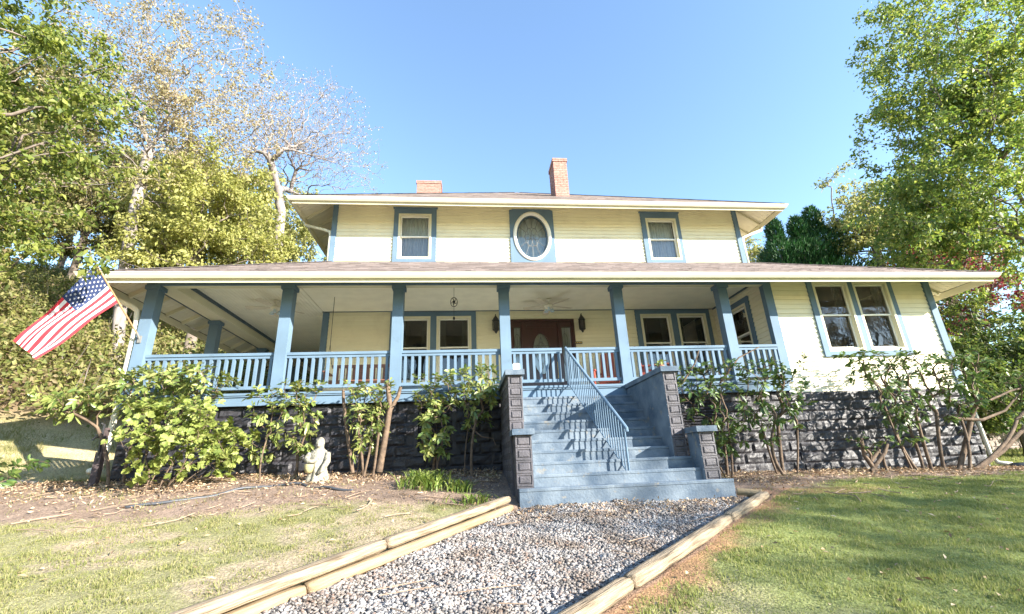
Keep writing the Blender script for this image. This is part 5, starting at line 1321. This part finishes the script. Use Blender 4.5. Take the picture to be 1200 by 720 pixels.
for r in range(3):
    x = 13.2 + (r % 2) * .2
    while x < 20:
        l = random.uniform(.35, .6); zb = float(ground(x, 13.0, False)) + r * .19 - .05
        w.box(x, x + l - .015, 12.9 + random.uniform(-.02, .02) + r * .03, 13.25, zb, zb + .18); x += l
tag(obj('retaining_wall', w, M['dstone']), 'low stone retaining wall on the slope right of the house', 'wall')
n = 9000; x = 11.9 + 7 * rng.random(n); y = 9.9 + 3 * rng.random(n); z = ground(x, y)
D = nz(rng.normal(size=(n, 3)) * .3 + np.array([0, 0, 1.])); v, f = leaf_tris(np.stack([x, y, z], 1), D, randdir(n), .09, .016, .1); npobj('side_grass', v, f, LF['grassR'], kind='stuff')

# ---- hillside thicket on the left (one mass)
n = 9600; hx = -40 + 36 * rng.random(n); hy = 11.5 + 26 * rng.random(n)
ok = (hy + .45 * (-hx - 9) > 13.9 + 1.5 * (fbm(hx * .5, hy * .5, 8) - .5)) & (hx < -5.5 - .0 * hy); hx, hy = hx[ok], hy[ok]
hz = ground(hx, hy, False); hh = .45 + 1.7 * fbm(hx * .45, hy * .45, 13) ** 1.5
k = np.repeat(np.arange(len(hx)), 30); n = len(k)
P = np.stack([hx[k], hy[k], hz[k]], 1) + rng.normal(size=(n, 3)) * np.array([.32, .32, .0]); P[:, 2] += hh[k] * (rng.random(n) ** .6) * 1.25
v, f = leaf_tris(P, nz(randdir(n) + np.array([0, -.3, -.2])), nz(randdir(n) + np.array([0, -.4, .8])), .17 * (.6 + .8 * rng.random(n)), .09, .2)
npobj('thicket', v, f, LF['thick'], kind='stuff')
V = []; F = []; nv = 0
for i in rng.integers(0, len(hx), 1400):
    p = np.array([hx[i], hy[i], hz[i]]); q = p + np.array([rng.normal() * .5, rng.normal() * .5, .6 + 1.3 * rng.random()]); s = np.array([.012, .0, 0]); s2 = np.array([0, .012, 0])
    V += [p - s, p + s, p + s2, q - s * .4, q + s * .4, q + s2 * .4]; F += [(nv, nv + 1, nv + 4, nv + 3), (nv + 1, nv + 2, nv + 5, nv + 4), (nv + 2, nv, nv + 3, nv + 5)]; nv += 6
npobj('thicket_stems', np.array(V), np.array(F), M['palebark'], kind='stuff')

# ---- lawn blades
def grass(name, n, xr, yr, lm, hgt, dens, seed):
    r = np.random.default_rng(seed); x = xr[0] + (xr[1] - xr[0]) * r.random(n); y = yr[0] + (yr[1] - yr[0]) * r.random(n) ** 1.15
    keep = r.random(n) < dens(x, y); x, y = x[keep], y[keep]; n = len(x); z = ground(x, y) - .004
    D = nz(r.normal(size=(n, 3)) * .55 + np.array([0, 0, 1.])); h = hgt * (.5 + .9 * r.random(n)) * (.55 + 1.1 * sstep(.35, .7, fbm(x * 5, y * 5, 19, 3))); w = .003 + .0035 * r.random(n)
    a = r.random(n) * 6.28; S = np.stack([np.cos(a), np.sin(a), np.zeros(n)], 1) * w[:, None]; P = np.stack([x, y, z], 1)
    v = np.stack([P - S, P + S, P + D * h[:, None]], 1).reshape(-1, 3); F = np.arange(3 * n).reshape(-1, 3)
    npobj(name, v, F, lm, kind='stuff')
def dL(x, y):
    m = lawn_mask(x, y) * (x < pathL(y) - .1); return m * (.42 + .8 * (1 - sstep(.40, .58, fbm(x * 1.1, y * 1.6, 21))) * (.35 + .65 * sstep(.38, .6, fbm(x * 3, y * 3, 63))))
def dR(x, y):
    m = lawn_mask(x, y) * (x > pathR(y) + .16); c = sstep(.15, .6, x - pathR(y) + (fbm(x * 4, y * 4, 31) - .5) * .8); return m * (.08 + .92 * c) * (.45 + .55 * sstep(.3, .55, fbm(x * 1.5, y * 1.5, 71)))
grass('dry_grass', 400000, (-9, .8), (2.6, 8.0), LF['grassL'], .022, dL, 1)
grass('green_grass', 560000, (0.6, 12.5), (2.0, 8.4), LF['grassR'], .027, dR, 2)
def dB(x, y): return (1 - lawn_mask(x, y)) * ((x < .6) | (x > 4.3)) * sstep(.52, .68, fbm(x * 1.6, y * 2.4, 91)) * .5 * (y > 6.3)
grass('bed_weeds', 60000, (-8, 12), (6.3, 9.1), LF['grassL'], .05, dB, 3)
def dF(x, y): return sstep(.35, .6, fbm(x * .9, y * .9, 94)) * (y + .45 * (-x - 9) < 14.2) * (x < -6.5)
grass('slope_grass', 70000, (-18, -6), (9.4, 13.5), LF['grassL'], .10, dF, 4)

# ---- leaf litter and twigs in the beds
n = 30000; x = -8.5 + 21 * rng.random(n); y = 6.2 + 2.95 * rng.random(n) ** .7
keep = ((x < .6) | (x > 4.15)) & (rng.random(n) < (.06 + .94 * (1 - lawn_mask(x, y))) * (.15 + .85 * sstep(7.3, 8.5, y + (x > 4) * .4)) * (.3 + .7 * sstep(.35, .6, fbm(x * 2, y * 2, 55))))
x, y = x[keep], y[keep]; n = len(x)
P = np.stack([x, y, ground(x, y) + .01 + .03 * rng.random(n)], 1)
v, f = leaf_tris(P, nz(rng.normal(size=(n, 3)) * np.array([1, 1, .35])), nz(rng.normal(size=(n, 3)) * .5 + np.array([0, 0, 1])), .022 + .07 * rng.random(n) ** 1.6, .012 + .022 * rng.random(n), .35); npobj('leaf_litter', v, f, M['litter'], kind='stuff')
mb = MB()
for i in range(330):
    x = -7.5 + 19.5 * random.random(); y = 6.2 + 2.8 * random.random()
    if .4 < x < 4.2: continue
    a = random.random() * 6.28; l = .12 + .4 * random.random() ** 2; q = (x + l * math.cos(a), y + l * math.sin(a)); m2 = ((x + q[0]) / 2 + .03 * random.random(), (y + q[1]) / 2)
    mb.tube([(p[0], p[1], float(ground(p[0], p[1])) + .012 + .03 * random.random()) for p in ((x, y), m2, q)], .004 + .004 * random.random(), 4)
for i in range(26):
    y = 3.2 + 3.3 * random.random(); x = pathL(y) + .3 + (pathR(y) - pathL(y) - .6) * random.random(); a = random.random() * 3; l = .15 + .35 * random.random()
    mb.tube([(x + l * s * math.cos(a), y + l * s * math.sin(a) * .6, float(ground(x + l * s * math.cos(a), y + l * s * math.sin(a) * .6)) + .015) for s in (0, .5, 1)], .004, 4)
obj('twigs', mb, M['twig'], kind='stuff')
n = 700; x = -7 + 18 * rng.random(n); y = 2.6 + 5 * rng.random(n); kp = (x < pathL(y) - .2) | (x > pathR(y) + .25); x, y = x[kp], y[kp]; n = len(x)
v, f = leaf_tris(np.stack([x, y, ground(x, y) + .02 + .015 * rng.random(n)], 1), nz(rng.normal(size=(n, 3)) * np.array([1, 1, .3])), nz(rng.normal(size=(n, 3)) * .5 + np.array([0, 0, 1])), .03 + .05 * rng.random(n), .02 + .015 * rng.random(n), .3); npobj('lawn_leaves', v, f, M['litter'], kind='stuff')
n = 380; y = 5.9 + .85 * rng.random(n) ** .6; x = pathL(y) + .1 + (pathR(y) - pathL(y) - .3) * rng.random(n); P = np.stack([x, y, ground(x, y) - .005 + .02 * rng.random(n)], 1)
v, f = leaf_tris(P, nz(rng.normal(size=(n, 3)) * np.array([1, 1, .3])), nz(rng.normal(size=(n, 3)) * .4 + np.array([0, 0, 1])), .05, .03, .3); npobj('path_leaves', v, f, M['litter'], kind='stuff')

# ------------------------------------------------------------------ light, sky, camera
AZ, EL = 54., 21.5                                              # sun to the right of and behind the camera
sd = Vector((math.sin(R_(AZ)) * math.cos(R_(EL)), -math.cos(R_(AZ)) * math.cos(R_(EL)), math.sin(R_(EL))))
sun = bpy.data.lights.new('sun', 'SUN'); sun.energy = 5.0; sun.angle = R_(.53); sun.color = (1., .93, .82)
so = bpy.data.objects.new('sun', sun); COL.objects.link(so); so.location = sd * 50; so.rotation_euler = sd.to_track_quat('Z', 'Y').to_euler()
W = bpy.data.worlds.new('World'); SC.world = W; W.use_nodes = True
nt = W.node_tree; bg = nt.nodes['Background']; sk_ = nt.nodes.new('ShaderNodeTexSky'); sk_.sky_type = 'NISHITA'; sk_.sun_disc = False
sk_.sun_elevation = R_(EL); sk_.sun_rotation = math.atan2(sd.x, sd.y); sk_.altitude = 600; sk_.air_density = 1.2; sk_.dust_density = .2; sk_.ozone_density = 2.6
nt.links.new(sk_.outputs[0], bg.inputs['Color']); bg.inputs['Strength'].default_value = .124

cam = bpy.data.cameras.new('camera'); cam.sensor_fit = 'HORIZONTAL'; cam.sensor_width = 36.; cam.lens = 535.278 / 1200 * 36; cam.clip_end = 2000; cam.clip_start = .05
co = bpy.data.objects.new('camera', cam); COL.objects.link(co)
r0 = Vector((0.9944648805985402, -0.09649938466691957, -0.04156284416443329)); r1 = Vector((-0.007343358989794213, 0.330772955717635, -0.943681793214517)); r2 = Vector((0.10481257717887718, 0.9387636126974273, 0.3282334582890607))
mw = Matrix.Identity(4)
for i, c in enumerate((r0, -r1, -r2)):
    for j in range(3): mw[j][i] = c[j]
mw.translation = Vector((0, 0, 1.5)); co.matrix_world = mw
SC.camera = co
SC.view_settings.view_transform = 'Standard'; SC.view_settings.look = 'None'; SC.view_settings.exposure = 2.0; SC.view_settings.gamma = 1.; SC.view_settings.use_curve_mapping = False
SC.cycles.max_bounces = 6; SC.cycles.transparent_max_bounces = 12; SC.cycles.use_denoising = True
